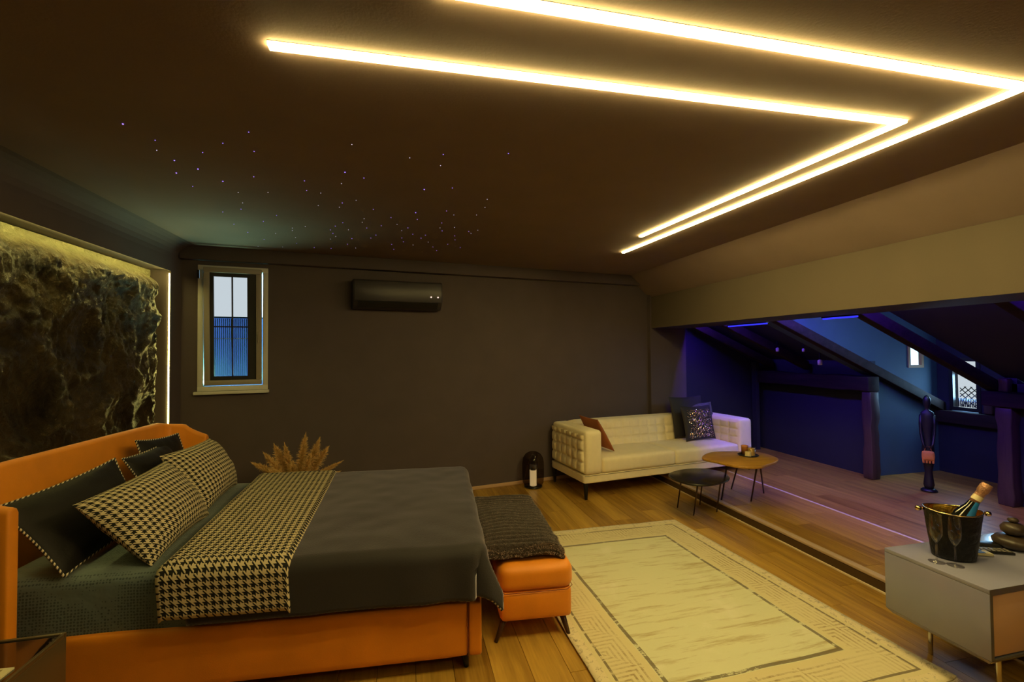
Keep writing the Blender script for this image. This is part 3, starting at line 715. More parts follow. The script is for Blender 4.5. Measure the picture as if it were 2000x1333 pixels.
# headboard: reclined panel, swept wings
def hb(u, v):
    pass
HZ = 1.075
mb = MB(); NN = 26
prof = []   # path along the headboard (lx, ly, top z) front face
path = []
for k in range(9): t = k/8; path.append((-1.985-.20*t, -.045+.0*t, .955+.085*(t**1.5)))        # near wing
for k in range(1, 7): a = pi/2*k/6; path.append((-2.185-.06*sin(a)*1.0, -.045+.085*(1-cos(a)), 1.04+.035*k/6))
for k in range(1, 11): t = k/10; path.append((-2.245, .04+1.52*t, HZ))
for k in range(1, 7): a = pi/2*k/6; path.append((-2.245+.06*(1-cos(a)), 1.56+.085*sin(a), HZ-.035*k/6))
for k in range(1, 9): t = k/8; path.append((-2.185+.155*t, 1.645, 1.04-.085*t**.7))
n = len(path)
# offset outward for thickness
def outn(i):
    a = Vector(path[max(0, i-1)][:2]); b = Vector(path[min(n-1, i+1)][:2]); d = (b-a).normalized(); return Vector((-d.y, d.x))
TH = .055
def ring(i):
    x, y, zt = path[i]; nn = outn(i); rec = -.05 if True else 0
    o_ = []
    prof_ = [(0, .05), (0, zt-.025), (.008, zt-.008), (.022, zt), (TH-.022, zt), (TH-.008, zt-.008), (TH, zt-.025), (TH, .05)]
    for off, z in prof_:
        lean = -.055*max(0, (z-.35))/.7 * (1 if abs(nn.x) > .5 else 0)
        o_.append((x+nn.x*off+lean, y+nn.y*off, z))
    return o_
for i in range(n): mb.v += ring(i)
for i in range(n-1):
    for j in range(7): mb.f.append((i*8+j, i*8+j+1, (i+1)*8+j+1, (i+1)*8+j))
mb.f += [tuple(range(8)), tuple((n-1)*8+j for j in range(7, -1, -1))]
mb.build('headboard', MT['leather'], bed, smooth=True, bevel=.01, seg=3)

# duvet
def over(t, r=.05, flare=.10):
    if t <= 0: return 0, 0
    a = min(t/r, pi/2); o_ = r*sin(a); d = r*(1-cos(a))
    e_ = max(0, t-r*pi/2); return o_+flare*e_, d+e_*(1-flare*.35)
DZ = .618; FX = -.035; NY_ = .02; FYY = 1.58
def cloth(X, Y, lift=0, foot=True):
    """flat cloth coordinate -> draped point in bed space"""
    a = X-FX if foot else 0; b = NY_-Y; c_ = Y-FYY
    z = DZ+lift+.006*noise.noise(Vector((X*2.5, Y*2.5, 0)))+.003*noise.noise(Vector((X*8, Y*8, 3)))
    if a > 0 and b > 0:
        t = hypot(a, b); o_, d = over(t, flare=.10+.34*min(1, 2*min(a, b)/t)); return (FX+o_*a/t, NY_-o_*b/t*.55, z-d+.0)
    if a > 0 and c_ > 0:
        t = hypot(a, c_); o_, d = over(t, flare=.2); return (FX+o_*a/t, FYY+o_*c_/t*.6, z-d)
    if a > 0:
        fl_ = .012*sin(Y*22+sin(Y*7)*2)*min(1, a/.15)*.6; o_, d = over(a, flare=.10); return (FX+o_+fl_, Y, z-d)
    if b > 0:
        k = max(0, 1-abs(X-FX)/.5); fl_ = .010*sin(X*19+sin(X*5)*2)*min(1, b/.15)*(.35+.9*k); o_, d = over(b, flare=.04+.05*k); return (X, NY_-o_+fl_*.8, z-d)
    if c_ > 0: o_, d = over(c_); return (X, FYY+o_, z-d)
    return (X, Y, z)
def T3(p): return p
dv = empty('duvet', BP, BA, label='charcoal velvet duvet spread over the orange bed, corner hanging at the foot', cat='duvet')
def dfn(u, v):
    Y = -.245+u*(FYY+.19+.245); X = -1.30+.03*v*0+v*(1.30+FX+.262)
    X0 = -1.33-.19*u; X = X0+(FX+.262-X0)*v
    p = Vector(cloth(X, Y)); return p
MB().grid(dfn, 110, 90, lambda u, v: (u*2, v*1.5)).build('cover', MT['velvet'], dv, smooth=True, solid=.014)
# houndstooth underside strip along the hem
def hem(pts, r=.006): return MB().tube(pts, r, 6)
stripe = None
def stripe_mat():
    m, t, b = nt('black_white_cord'); b.inputs['Roughness'].default_value = .8
    uv = node(t, 'ShaderNodeTexCoord'); sp = node(t, 'ShaderNodeSeparateXYZ'); t.links.new(uv.outputs['Object'], sp.inputs[0])
    s_ = mth(t, 'ADD', mth(t, 'ADD', mth(t, 'MULTIPLY', sp.outputs[0], 1), sp.outputs[1]), mth(t, 'MULTIPLY', sp.outputs[2], -1))
    f = mth(t, 'LESS_THAN', mth(t, 'FRACT', mth(t, 'MULTIPLY', s_, 38)), .5)
    t.links.new(mix(t, f, (.02, .018, .016), (.70, .60, .45)), b.inputs['Base Color']); return m
MT['cord'] = stripe_mat()
pts = [Vector(cloth(-1.33+(FX+.262+1.33)*k/90, -.247)) for k in range(91)]
hem([p+Vector((0, -.004, .003)) for p in pts], .0055).build('piping', MT['cord'], dv, smooth=True)
pts2 = [Vector(cloth(FX+.264, -.247+k*.03)) for k in range(58)]
hem([p+Vector((.004, 0, .003)) for p in pts2], .0055).build('piping', MT['cord'], dv, smooth=True)
# folded-back houndstooth panel
def pfn(u, v):
    Y = -.222+u*(FYY+.20+.222); X0 = -1.435-.20*u; X1 = -.89-.17*u
    X = X0+(X1-X0)*v
    rr = min(v, 1-v)*.55; ll = .016-.014*max(0, 1-rr/.02)**2
    p = Vector(cloth(X, Y, lift=ll, foot=False))
    if Y < NY_: p.y -= .016
    if Y > FYY: p.y += .016
    return p
o = MB().grid(pfn, 100, 40, lambda u, v: (u*2.0, v*.55)).build('folded_panel', MT['hound'], dv, smooth=True, solid=.014)
o['label'] = 'black and cream houndstooth strip folded back across the bed'

# pillows in bed space
def pillow(name, corners, thick, m, label, group, cord=False, uvs=(.65, .45), ear=.05, mb_only=False):
    """corners: bl, br, tr, tl (bed space)"""
    bl, br, tr, tl = [Vector(c_) for c_ in corners]
    cen = (bl+br+tr+tl)/4
    nrm = ((br-bl).cross(tl-bl)).normalized()
    t = empty(name, tuple(Matrix.Translation(BP) @ Matrix.Rotation(BA, 4, 'Z') @ cen), BA, label=label, cat='pillow', group=group)
    N = 26
    def base(a, b):
        u, v = (a+1)/2, (b+1)/2
        ia = a*(1-ear*(1-b*b)*0)-a*ear*(1-abs(b)**1.5)*0
        # pull the sides in between the corners
        a2 = a*(1-.055*(1-b*b)); b2 = b*(1-.075*(1-a*a)); u, v = (a2+1)/2, (b2+1)/2
        p = bl*(1-u)*(1-v)+br*u*(1-v)+tr*u*v+tl*(1-u)*v
        return p-cen
    def th(a, b):
        f = (max(0, 1-abs(a)**2.6)*max(0, 1-abs(b)**2.6))**.55
        return thick*f*(1+.10*noise.noise(Vector((a*2, b*2, thick*50)))) + .006*noise.noise(Vector((a*5, b*5, 1)))*min(1, 8*(1-max(abs(a), abs(b))))
    mb = MB()
    for sgn in (1, -1):
        def fn(u, v, s=sgn):
            a, b = u*2-1, v*2-1; a = sin(a*pi/2); b = sin(b*pi/2)
            return base(a, b)+nrm*s*th(a, b)*(1 if s > 0 else .75)
        g = MB().grid(fn, N, N, lambda u, v: ((sin((u*2-1)*pi/2)+1)/2*uvs[0], (sin((v*2-1)*pi/2)+1)/2*uvs[1]))
        if sgn < 0: g.f = [q[::-1] for q in g.f]
        W1 = N+1; V_ = [Vector(q) for q in g.v]; uu = [0]*len(V_); vvv = [0]*len(V_)
        for j in range(W1):
            for i in range(1, W1): uu[j*W1+i] = uu[j*W1+i-1]+(V_[j*W1+i]-V_[j*W1+i-1]).length
            o_ = uu[j*W1+N//2]
            for i in range(W1): uu[j*W1+i] -= o_
        for i in range(W1):
            for j in range(1, W1): vvv[j*W1+i] = vvv[(j-1)*W1+i]+(V_[j*W1+i]-V_[(j-1)*W1+i]).length
            o_ = vvv[(N//2)*W1+i]
            for j in range(W1): vvv[j*W1+i] -= o_
        g.uv = {k: (uu[k]+5, vvv[k]+5) for k in range(len(V_))}
        n0 = len(mb.v); mb.v += g.v; mb.f += [tuple(i+n0 for i in q) for q in g.f]; mb.uv.update({k+n0: w_ for k, w_ in g.uv.items()})
    cov = mb.build('cover', m, t, smooth=True)
    if cord:
        pts = []
        for k in range(97):
            s_ = k/96*4
            if s_ < 1: a, b = s_*2-1, -1
            elif s_ < 2: a, b = 1, (s_-1)*2-1
            elif s_ < 3: a, b = 1-(s_-2)*2, 1
            else: a, b = -1, 1-(s_-3)*2
            pts.append(base(a, b)*1.0+nrm*.004)
        MB().tube(pts, .005, 6, cap=False).build('piping', MT['cord'], t, smooth=True)
    return t
BPIL = 'black pillows against the headboard'; HPIL = 'houndstooth pillows in front'
pillow('pillow', [(-1.87, .03, .605), (-1.93, .74, .605), (-2.10, .72, .985), (-2.15, .03, .925)], .055, MT['blackcloth'], 'black pillow with corded edge, nearest one against the left wing of the headboard', BPIL, True)
pillow('pillow', [(-1.93, .86, .605), (-1.97, 1.36, .605), (-2.16, 1.36, .97), (-2.11, .80, .965)], .05, MT['blackcloth'], 'black pillow with corded edge in the middle of the headboard', BPIL, True)
pillow('pillow', [(-2.05, 1.02, .61), (-2.02, 1.50, .605), (-2.16, 1.50, 1.00), (-2.19, 1.06, 1.03)], .04, MT['blackcloth'], 'black pillow showing one raised corner near the far wing of the headboard', BPIL, True)
pillow('pillow', [(-1.55, .09, .60), (-1.62, .80, .60), (-1.86, .78, .95), (-1.86, .06, .915)], .125, MT['houndp'], 'houndstooth pillow nearer the camera, leaning on a black one', HPIL, False, (.72, .47))
pillow('pillow', [(-1.66, .83, .60), (-1.74, 1.50, .60), (-1.94, 1.50, .955), (-1.93, .85, .965)], .125, MT['houndp'], 'houndstooth pillow farther from the camera, by the back wall', HPIL, False, (.72, .47))

# bench at the foot of the bed
bn = empty('bench', BP, BA, label='orange velvet bench with splayed dark legs at the foot of the bed', cat='bench')
softbox(.115, .525, .195, 1.20, .105, .275, r=.03, bulge=(.01, .01, 0), n=14).build('base', MT['leather'], bn, smooth=True)
softbox(.110, .532, .19, 1.205, .262, .412, r=.05, bulge=(.006, .006, .018), n=16).build('seat', MT['leather'], bn, smooth=True)
mb = MB(); a0, a1, b0, b1 = .111, .532, .191, 1.203
mb.tube([(a0, b0+.06, .268), (a0+.03, b0-.002, .268), (a1-.04, b0-.002, .268), (a1, b0+.04, .268), (a1+.002, b1-.05, .268)], .002, 6); mb.build('seam', MT['seam'], bn, smooth=True)
for x, y, dx, dy in ((.47, .25, .035, -.045), (.15, .25, -.06, -.035), (.47, 1.12, .03, .04), (.15, 1.12, -.03, .04)):
    legmb((x, y, .12), (x+dx, y+dy, 0), .020, .010).build('leg', MT['legbrown'], bn, smooth=True)
def furfn(p, q):
    X, Y = p.x, p.y
    edge = 1-max(abs(q.x), abs(q.y))**6
    rib = .019*abs(sin((Y+.012*sin(X*14)+.01*noise.noise(Vector((X*6, Y*3, 0))))*pi/.052))
    p.z += (rib if q.z > 0 else rib*.3)+.010*noise.noise(Vector((X*5, Y*5, 7)))
    nn = .006*noise.noise(Vector((p.x*40, p.y*40, p.z*60)))+.004*noise.noise(Vector((p.x*90, p.y*90, p.z*90)))
    wob = .012*noise.noise(Vector((X*9, Y*9, 4)))
    p.x += q.x*(nn+wob*abs(q.x)**4); p.y += q.y*(nn+wob*abs(q.y)**4)
    if q.x > .5: p.z -= .035*((q.x-.5)/.5)**2
    return p
th = softbox(.035, .495, .235, 1.165, .427, .492, r=.028, bulge=(0, 0, .012), n=95, fn=furfn)
o = th.build('fur_throw', MT['fur'], None, smooth=True); o.location = BP; o.rotation_euler = (0, 0, BA)
tag(o, 'folded dark brown ribbed fur throw lying on the orange bench', 'throw')
md = None
# short fur, stuff as one hair-like part
fur = MB(); random.seed(9)
vv = th.v; ff = th.f
for k in range(26000):
    q = random.choice(ff); c_ = sum((Vector(vv[i]) for i in q), Vector())/4
    e1 = Vector(vv[q[1]])-Vector(vv[q[0]]); e2 = Vector(vv[q[3]])-Vector(vv[q[0]]); nr = e1.cross(e2)
    if nr.length < 1e-12: continue
    nr.normalize(); c_ += e1*random.uniform(-.5, .5)+e2*random.uniform(-.5, .5)
    if nr.dot(c_-Vector((.265, .7, .46))) < 0: nr = -nr
    if nr.z < -.3: continue
    X_, Y_ = c_.x-.265, c_.y-.7
    rb_ = abs(sin((Y_+.012*sin(X_*14)+.01*noise.noise(Vector((X_*6, Y_*3, 0))))*pi/.052))
    if nr.z > .3 and rb_ < random.uniform(.25, .8): continue  # paler pile on the crests only; valley shade sits in the base colour
    d = (nr+Vector((random.uniform(-.7, .7), random.uniform(-.9, .5), random.uniform(-.5, .1)))).normalized()
    s_ = d.cross(Vector((random.random(), random.random(), random.random()))).normalized()*.0012
    ln = random.uniform(.004, .009); n0 = len(fur.v)
    fur.v += [tuple(c_-s_), tuple(c_+s_), tuple(c_+d*ln)]; fur.f.append((n0, n0+1, n0+2))
fo = fur.build('pile', MT['pile'], o); fo['kind'] = 'stuff'

# ------------------------------------------------------------------ rug
RC = [(.875, 3.90), (2.47, 3.885), (2.585, 1.70), (.90, 1.64)]
RW, RH = 1.64, 2.2
def rfn(u, v):
    a, b, c_, d = [Vector(p) for p in RC]
    p = a*(1-u)*(1-v)+b*u*(1-v)+c_*u*v+d*(1-u)*v
    p = p+Vector((.006*noise.noise(Vector((v*7, 0, u*2))), .006*noise.noise(Vector((u*7, 3, v*2)))))
    z = .007+.002*noise.noise(Vector((u*4, v*5, 0)))+ (.012*max(0, (u-.985)/.015)*max(0, (v-.9)/.1))
    return (p.x, p.y, z)
rug = empty('rug', (0, 0, 0), label='large pale patterned rug with meander border between bench and console', cat='rug')
MB().grid(rfn, 60, 80, lambda u, v: (u*RW, v*RH)).build('woven_field', rug_mat(RW, RH), rug, smooth=True, solid=.006)
fr = MB(); random.seed(3)
for v in (0, 1):
    for k in range(620):
        u = (k+random.random())/620; p = Vector(rfn(u, v)); sgn = 1 if v == 0 else -1
        d = Vector((random.uniform(-.012, .012), sgn*random.uniform(.014, .030), 0)); wv_ = Vector((.0018, 0, 0)); n0 = len(fr.v)
        base_ = p+Vector((0, -sgn*.004, -.001)); fr.v += [tuple(base_-wv_), tuple(base_+wv_), tuple(base_+d+wv_+Vector((0, 0, -.003))), tuple(base_+d-wv_+Vector((0, 0, -.003)))]; fr.f.append((n0, n0+1, n0+2, n0+3))
fo = fr.build('fringe', mat('fringe_cotton', (.72, .60, .38), .9), rug); fo['kind'] = 'stuff'

# ------------------------------------------------------------------ sofa
SA = radians(8); sofa = empty('sofa', (1.878, 4.63, 0), SA, label='long cream tufted sofa with low arms against the back wall', cat='sofa')
SW, SD = 2.42, .80
softbox(0, SW, 0, SD, .175, .262, r=.012, bulge=(0, 0, 0), n=8).build('base', MT['sofa'], sofa, smooth=True)
MB().tube([(.0, -.002, .258), (SW, -.002, .258)], .003, 6).build('seam', mat('sofa_seam', (.28, .22, .15), .9), sofa)
for x, y, z0 in ((.03, .03, 0), (.03, SD-.03, 0), (SW-.04, .03, STEP), (SW-.04, SD-.04, STEP)):
    MB().hexa([(x-.012, y-.012, z0), (x+.012, y-.012, z0), (x+.012, y+.012, z0), (x-.012, y+.012, z0)], [(x-.022, y-.022, .19), (x+.022, y-.022, .19), (x+.022, y+.022, .19), (x-.022, y+.022, .19)]).build('leg', MT['legblack'], sofa, bevel=.003)
AZ = .735
def quilt(a, b, na, nb, amp):
    fa, fb = (a*na) % 1, (b*nb) % 1
    return amp*(1-(2*fa-1)**4)**.6*(1-(2*fb-1)**4)**.6
softbox(0.012, .225, -.005, SD, .262, AZ, r=.04, bulge=(0, .006, .004), n=12).build('arm', MT['sofa'], sofa, smooth=True)
softbox(SW-.225, SW-.012, -.005, SD, .262, AZ, r=.04, bulge=(0, .006, .004), n=12).build('arm', MT['sofa'], sofa, smooth=True)
softbox(.20, SW-.20, SD-.20, SD, .262, AZ+.01, r=.04, bulge=(0, .004, .004), n=12).build('backrest', MT['sofa'], sofa, smooth=True)
def tuft_out(u, v):   # outer face of left arm
    y = .03+u*(SD-.06); z = .285+v*(AZ-.33); e_ = min(1, 8*min(u, 1-u, v, 1-v)); return (.013-quilt(u, v, 6, 3.5, .030)-.002, y, z)
MB().grid(tuft_out, 60, 36).build('tufted_panel', MT['sofa'], sofa, smooth=True, solid=0)
def tuft_back(u, v):
    x = .225+u*(SW-.45); z = .42+v*(AZ-.43); return (x, SD-.198-.05*(1-v)-quilt(u, v, 15, 3, .020), z+.006*quilt(u, 0.5, 15, 1, 1)*v)
MB().grid(tuft_back, 120, 30).build('tufted_panel', MT['sofa'], sofa, smooth=True)
def tuft_top(u, v):
    x = .225+u*(SW-.45); a = v*pi/2; return (x, SD-.198+.09*sin(a)-quilt(u, .5, 15, 1, .012)*cos(a), AZ-.012+.0*a+.022*sin(a)+quilt(u, .5, 15, 1, .012)*sin(a))
MB().grid(tuft_top, 120, 8).build('tufted_roll', MT['sofa'], sofa, smooth=True)
def tuft_in(u, v):   # inner face of the right arm
    y = .02+u*(SD-.24); z = .42+v*(AZ-.45); return (SW-.226-quilt(u, v, 4, 3, .012), y, z)
MB().grid(tuft_in, 40, 30).build('tufted_panel', MT['sofa'], sofa, smooth=True)
mids = 1.22
softbox(.228, mids, .0, SD-.20, .262, .432, r=.035, bulge=(0, .006, .022), n=14).build('seat_cushion', MT['sofa'], sofa, smooth=True)
softbox(mids, SW-.228, .0, SD-.20, .262, .432, r=.035, bulge=(0, .006, .022), n=14).build('seat_cushion', MT['sofa'], sofa, smooth=True)

def cushion(name, loc, w_, h_, thick, m, rot, label, group=None):
    t = empty(name, loc, 0, label=label, cat='cushion', group=group); t.rotation_euler = rot
    mb = MB(); N = 20
    for s in (1, -1):
        def fn(u, v, s=s):
            a, b = sin((u*2-1)*pi/2), sin((v*2-1)*pi/2)
            a2 = a*(1-.07*(1-b*b)); b2 = b*(1-.07*(1-a*a)); f = (max(0, 1-a**2)*max(0, 1-b**2))**.5
            return (a2*w_/2, s*thick*f, h_/2+b2*h_/2)
        g = MB().grid(fn, N, N)
        if s > 0: g.f = [q[::-1] for q in g.f]
        n0 = len(mb.v); mb.v += g.v; mb.f += [tuple(i+n0 for i in q) for q in g.f]
    return t, mb.build('cover', m, t, smooth=True)
def sofap(x, y, z): return tuple(Matrix.Translation((1.878, 4.63, 0)) @ Matrix.Rotation(SA, 4, 'Z') @ Vector((x, y, z)))
t, _ = cushion('cushion', sofap(.46, .33, .462), .42, .43, .05, MT['rust'], (0, 0, 0), 'rust brown cushion leaning in the left corner of the sofa')
zx = Vector((-.17, 0, .29)).normalized(); xx = Vector((0, 1, 0)); Rm = Matrix((xx, zx.cross(xx), zx)).transposed()
t.rotation_euler = (Matrix.Rotation(SA, 3, 'Z') @ Rm).to_euler()
t, _ = cushion('cushion', sofap(2.03, .42, .455), .46, .46, .06, MT['greycush'], (-.30, 0, SA-.10), 'dark grey cushion half hidden behind the sequined one')
t, _ = cushion('cushion', sofap(1.85, .27, .455), .50, .44, .06, MT['sequinback'], (-.22, 0, SA+.04), 'black cushion covered in bronze sequins on the sofa')
_.name = 'cover'
sq = MB(); random.seed(5)
for k in range(1500):
    a = random.uniform(-.82, .82); b = random.uniform(-.88, .80)
    if random.random() < abs(a)**3: continue
    f = (max(0, 1-a**2)*max(0, 1-b**2))**.5
    c_ = Vector((a*.25*(1-.07*(1-b*b)), -.060*f-.0015, .22+b*(1-.07*(1-a*a))*.22))
    nx = Vector((a*.25+random.uniform(-.9, .9), -1, b*.25+random.uniform(-.9, .9))).normalized()
    e1 = nx.cross(Vector((0, 0, 1))).normalized()*.0042; e2 = nx.cross(e1).normalized()*.0042; n0 = len(sq.v)
    sq.v += [tuple(c_+e1*cos(j*pi/3)+e2*sin(j*pi/3)) for j in range(6)]; sq.f.append(tuple(range(n0, n0+6)))
so_ = sq.build('sequins', MT['sequin'], t); so_['kind'] = 'stuff'
# a fluffy black cushion top corner peeking behind
cushion('cushion', sofap(1.88, .48, .455), .54, .54, .05, MT['sequinback'], (-.20, 0, SA), 'plain black cushion standing tall behind the sequined one')

# ------------------------------------------------------------------ coffee tables
def smooth_poly(pts, n=8):
    out = []; N = len(pts)
    for i in range(N):
        p0, p1, p2, p3 = [Vector(pts[(i+j-1) % N]) for j in range(4)]
        for k in range(n):
            t = k/n; out.append(tuple(.5*((2*p1)+(-p0+p2)*t+(2*p0-5*p1+4*p2-p3)*t*t+(-p0+3*p1-3*p2+p3)*t**3)))
    return out
tb = empty('coffee_table', (3.2, 3.9, STEP), label='organic shaped wooden coffee table on thin dark legs on the raised floor', cat='coffee table')
pts = [(2.895, 4.06), (3.06, 4.19), (3.24, 4.22), (3.50, 4.13), (3.60, 4.02), (3.57, 3.83), (3.47, 3.72), (3.30, 3.64), (3.14, 3.58), (3.00, 3.63), (2.93, 3.74), (2.90, 3.86), (2.86, 3.96)]
pts = smooth_poly([(x-3.2, y-3.9) for x, y in pts], 6)
MB().prism(pts, .422, .445).build('tabletop', MT['tabletop'], tb, bevel=.006)
for (x0, y0), (x1, y1) in (((3.36, 4.08), (3.449, 4.34)), ((3.30, 3.78), (3.357, 3.942)), ((3.46, 3.94), (3.675, 4.13)), ((3.03, 3.86), (3.11, 4.06))):
    legmb((x0-3.2, y0-3.9, .425), (x1-3.2, y1-3.9, 0), .009, .007).build('leg', MT['legbrown'], tb, smooth=True)
tb2 = empty('coffee_table', (2.78, 3.95, 0), label='lower black coffee table on thin legs beside the step', cat='coffee table')
pts = [(2.50, 3.98), (2.55, 4.10), (2.70, 4.19), (2.88, 4.22), (3.03, 4.16), (3.10, 4.02), (3.06, 3.88), (2.98, 3.78), (2.84, 3.71), (2.68, 3.68), (2.56, 3.73), (2.50, 3.85)]
pts = smooth_poly([(x-2.78, y-3.95) for x, y in pts], 6)
MB().prism(pts, .36, .38).build('tabletop', MT['darktop'], tb2, bevel=.006)
for (x0, y0), (x1, y1) in (((2.68, 4.08), (2.703, 4.20)), ((2.70, 3.85), (2.726, 3.965)), ((2.94, 3.84), (3.00, 3.99)), ((2.92, 4.08), (2.975, 4.22))):
    legmb((x0-2.78, y0-3.95, .362), (x1-2.78, y1-3.95, 0), .008, .006).build('leg', MT['legbrown'], tb2, smooth=True)
TZ = STEP+.445
tag(MB().lathe([(.0, 0), (.085, 0), (.098, .010), (.095, .011), (.082, .004), (.0, .004)], 28).build('tray', MT['blackplastic'], loc=(3.366, 3.98, TZ), smooth=True), 'small round dark tray on the wooden coffee table', 'tray')
def candle(loc, r, h, m, label, jar=None):
    t = empty('candle', loc, label=label, cat='candle', group='candles on the coffee table tray')
    MB().lathe([(.0, 0), (r, 0), (r, h), (r*.85, h*.97), (0, h*.95)], 20).build('wax', m, t, smooth=False)
    MB().tube([(0, 0, h*.95), (.001, 0, h+.008)], .0015, 5).build('wick', MT['blackplastic'], t)
    if jar: MB().lathe([(r+.003, 0), (r+.005, h+.012), (r+.002, h+.012), (r+.0005, .002)], 20, close=False).build('jar', jar, t, smooth=True)
    return t
candle((3.335, 3.945, TZ+.0045), .029, .042, MT['candle'], 'short cream candle at the front of the tray')
candle((3.40, 3.975, TZ+.0045), .034, .068, MT['yellowwax'], 'taller yellow candle in glass on the right of the tray', MT['smoke'] and MT['flute'])
tag(MB().lathe([(0, 0), (.030, 0), (.034, .07), (.034, .085), (.029, .085), (.027, .01), (0, .01)], 20).build('amber_jar', MT['amber'], loc=(3.372, 4.035, TZ+.0045), smooth=True), 'amber brown jar at the back of the tray', 'jar')

# ------------------------------------------------------------------ lantern by the wall
ln = empty('lantern', (1.487, 5.262, 0), label='dark smoked dome lantern on the floor left of the sofa', cat='lantern')
MB().lathe([(0, 0), (.085, 0), (.105, .006), (.107, .016), (0, .016)], 28).build('base', MT['blackplastic'], ln, smooth=True)
MB().lathe([(.098, .016), (.122, .06), (.128, .14), (.128, .28), (.118, .34), (.09, .385), (.05, .41), (.0005, .418)], 32, close=False).build('dome', MT['smoke'], ln, smooth=True)
rb = MB(); n = 14
prof = [(.040*(1 if k % 2 == 0 else .86)*cos(2*pi*k/28), .040*(1 if k % 2 == 0 else .86)*sin(2*pi*k/28)) for k in range(28)]
rb.prism(prof, .017, .20); rb.build('ribbed_candle', mat('ribbed_cream', (1.0, .92, .62), .4), ln)['label'] = 'cream ribbed glowing cylinder'
b_ = bpy.data.materials['ribbed_cream'].node_tree.nodes['Principled BSDF']; b_.inputs['Emission Color'].default_value = (1, .8, .4, 1); b_.inputs['Emission Strength'].default_value = .6
MB().lathe([(.034, .20), (.02, .222), (.0, .226)], 16).build('candle_cap', MT['pot'], ln, smooth=True)

# ------------------------------------------------------------------ pampas behind the bed
pv = empty('pampas_vase', (-.90, 4.30, 0), label='tall dark vase of dried pampas plumes behind the bed', cat='plant')
MB().lathe([(0, 0), (.07, 0), (.10, .10), (.11, .22), (.085, .36), (.05, .42), (.058, .45), (.05, .45), (.04, .42), (0, .40)], 28).build('vase', MT['pot'], pv, smooth=True)
random.seed(21)
def plume(tip, base, wid, curl=0):
    tip = Vector(tip)-Vector((-.90, 4.30, 0)); base = Vector(base)-Vector((-.90, 4.30, 0))
    mb = MB(); ax = (tip-base); Ln = ax.length; d = ax.normalized()
    sag = Vector((d.x, d.y, 0))*.0+Vector((0, 0, -.02))*curl
    def sp(t): return base+ax*t+sag*sin(t*pi)*-1+Vector((0, 0, -curl*.03))*t*t
    mb.tube([Vector((0, 0, .40)), base.lerp(Vector((0, 0, .42)), .5), base, sp(.5), sp(1)], [.003, .003, .003, .002, .001], 5)
    for k in range(1500):
        t = random.random()**.85; p = sp(t*.95)
        env = wid*1.5*(max(0, sin(min(1, t*.92+.10)*pi))**.7*.95+.06)
        ang = random.uniform(0, 2*pi); s1 = d.cross(Vector((0, 0, 1))) if abs(d.z) < .95 else Vector((1, 0, 0)); s1.normalize(); s2 = d.cross(s1)
        sd = s1*cos(ang)+s2*sin(ang)
        ln_ = random.uniform(.015, .045)
        q = p+sd*env*random.uniform(.15, 1)+d*ln_*random.uniform(.6, 1.2)
        m_ = p.lerp(q, .55)+d*.008
        wv_ = (q-p).cross(Vector((random.uniform(-1, 1), random.uniform(-1, 1), random.uniform(-1, 1)))).normalized()*random.uniform(.0014, .003)
        n0 = len(mb.v); mb.v += [tuple(p-wv_*.5), tuple(p+wv_*.5), tuple(m_+wv_), tuple(q), tuple(m_-wv_)]; mb.f += [(n0, n0+1, n0+2, n0+4), (n0+4, n0+2, n0+3)]
    mb.build('plume', MT['pampas'], pv)
for tip, base, wid, cu in [((-.83, 4.35, .89), (-.885, 4.33, .50), .042, 0), ((-.715, 4.33, .845), (-.84, 4.32, .50), .045, 0), ((-.655, 4.38, .76), (-.82, 4.33, .50), .045, .3),
        ((-.995, 4.34, .805), (-.93, 4.33, .50), .035, 0), ((-1.085, 4.38, .80), (-.95, 4.33, .50), .045, .2), ((-1.15, 4.32, .755), (-.97, 4.31, .48), .035, .5),
        ((-1.245, 4.34, .67), (-.98, 4.32, .50), .032, .2), ((-.535, 4.34, .635), (-.82, 4.32, .49), .022, 0), ((-.55, 4.28, .56), (-.82, 4.30, .47), .022, 0), ((-.92, 4.28, .66), (-.91, 4.30, .45), .045, 0), ((-.78, 4.26, .72), (-.86, 4.29, .47), .040, 0), ((-1.09, 4.26, .62), (-.95, 4.28, .47), .035, .2)]:
    plume(tip, base, wid, cu)

# ------------------------------------------------------------------ nightstand (lower left)
ns = empty('nightstand', (-1.53, 1.95, 0), label='brown bronze nightstand with black glass top beside the bed, at the lower left', cat='nightstand')
x0, x1, y0, y1 = -.25, .23, -.30, .258
MB().box(x1-.02, x1, y0, y1, .04, .485).build('side_panel', MT['bronze'], ns, bevel=.002)
MB().box(x0, x0+.02, y0, y1, .04, .485).build('side_panel', MT['bronze'], ns, bevel=.002)
MB().box(x0+.02, x1-.02, y1-.02, y1, .04, .485).build('back_panel', MT['bronze'], ns, bevel=.002)
for k in range(2): MB().box(x0+.022, x1-.022, y0, y0+.02, .05+k*.215, .258+k*.215).build('drawer', MT['bronze'], ns, bevel=.003)
c = MB(); W_ = .012
for r in ((x0, x1, y1-W_, y1), (x0, x1, y0, y0+W_), (x0, x0+W_, y0+W_, y1-W_), (x1-W_, x1, y0+W_, y1-W_)): c.box(r[0], r[1], r[2], r[3], .486, .502)
c.build('top_frame', MT['bronze'], ns, bevel=.001)
MB().box(x0+W_, x1-W_, y0+W_, y1-W_, .488, .497).build('glass_top', MT['tableglass'], ns)
MB().box(x0+.01, x1-.01, y0+.01, y1-.01, 0, .04).build('plinth', MT['blackplastic'], ns)
bk = empty('booklet', (-1.43, 1.955, .4972), radians(-3), label='cream booklet with a brown cover patch on the nightstand', cat='booklet')
MB().box(-.07, .095, -.07, .055, 0, .006).build('pages', MT['cream'], bk)
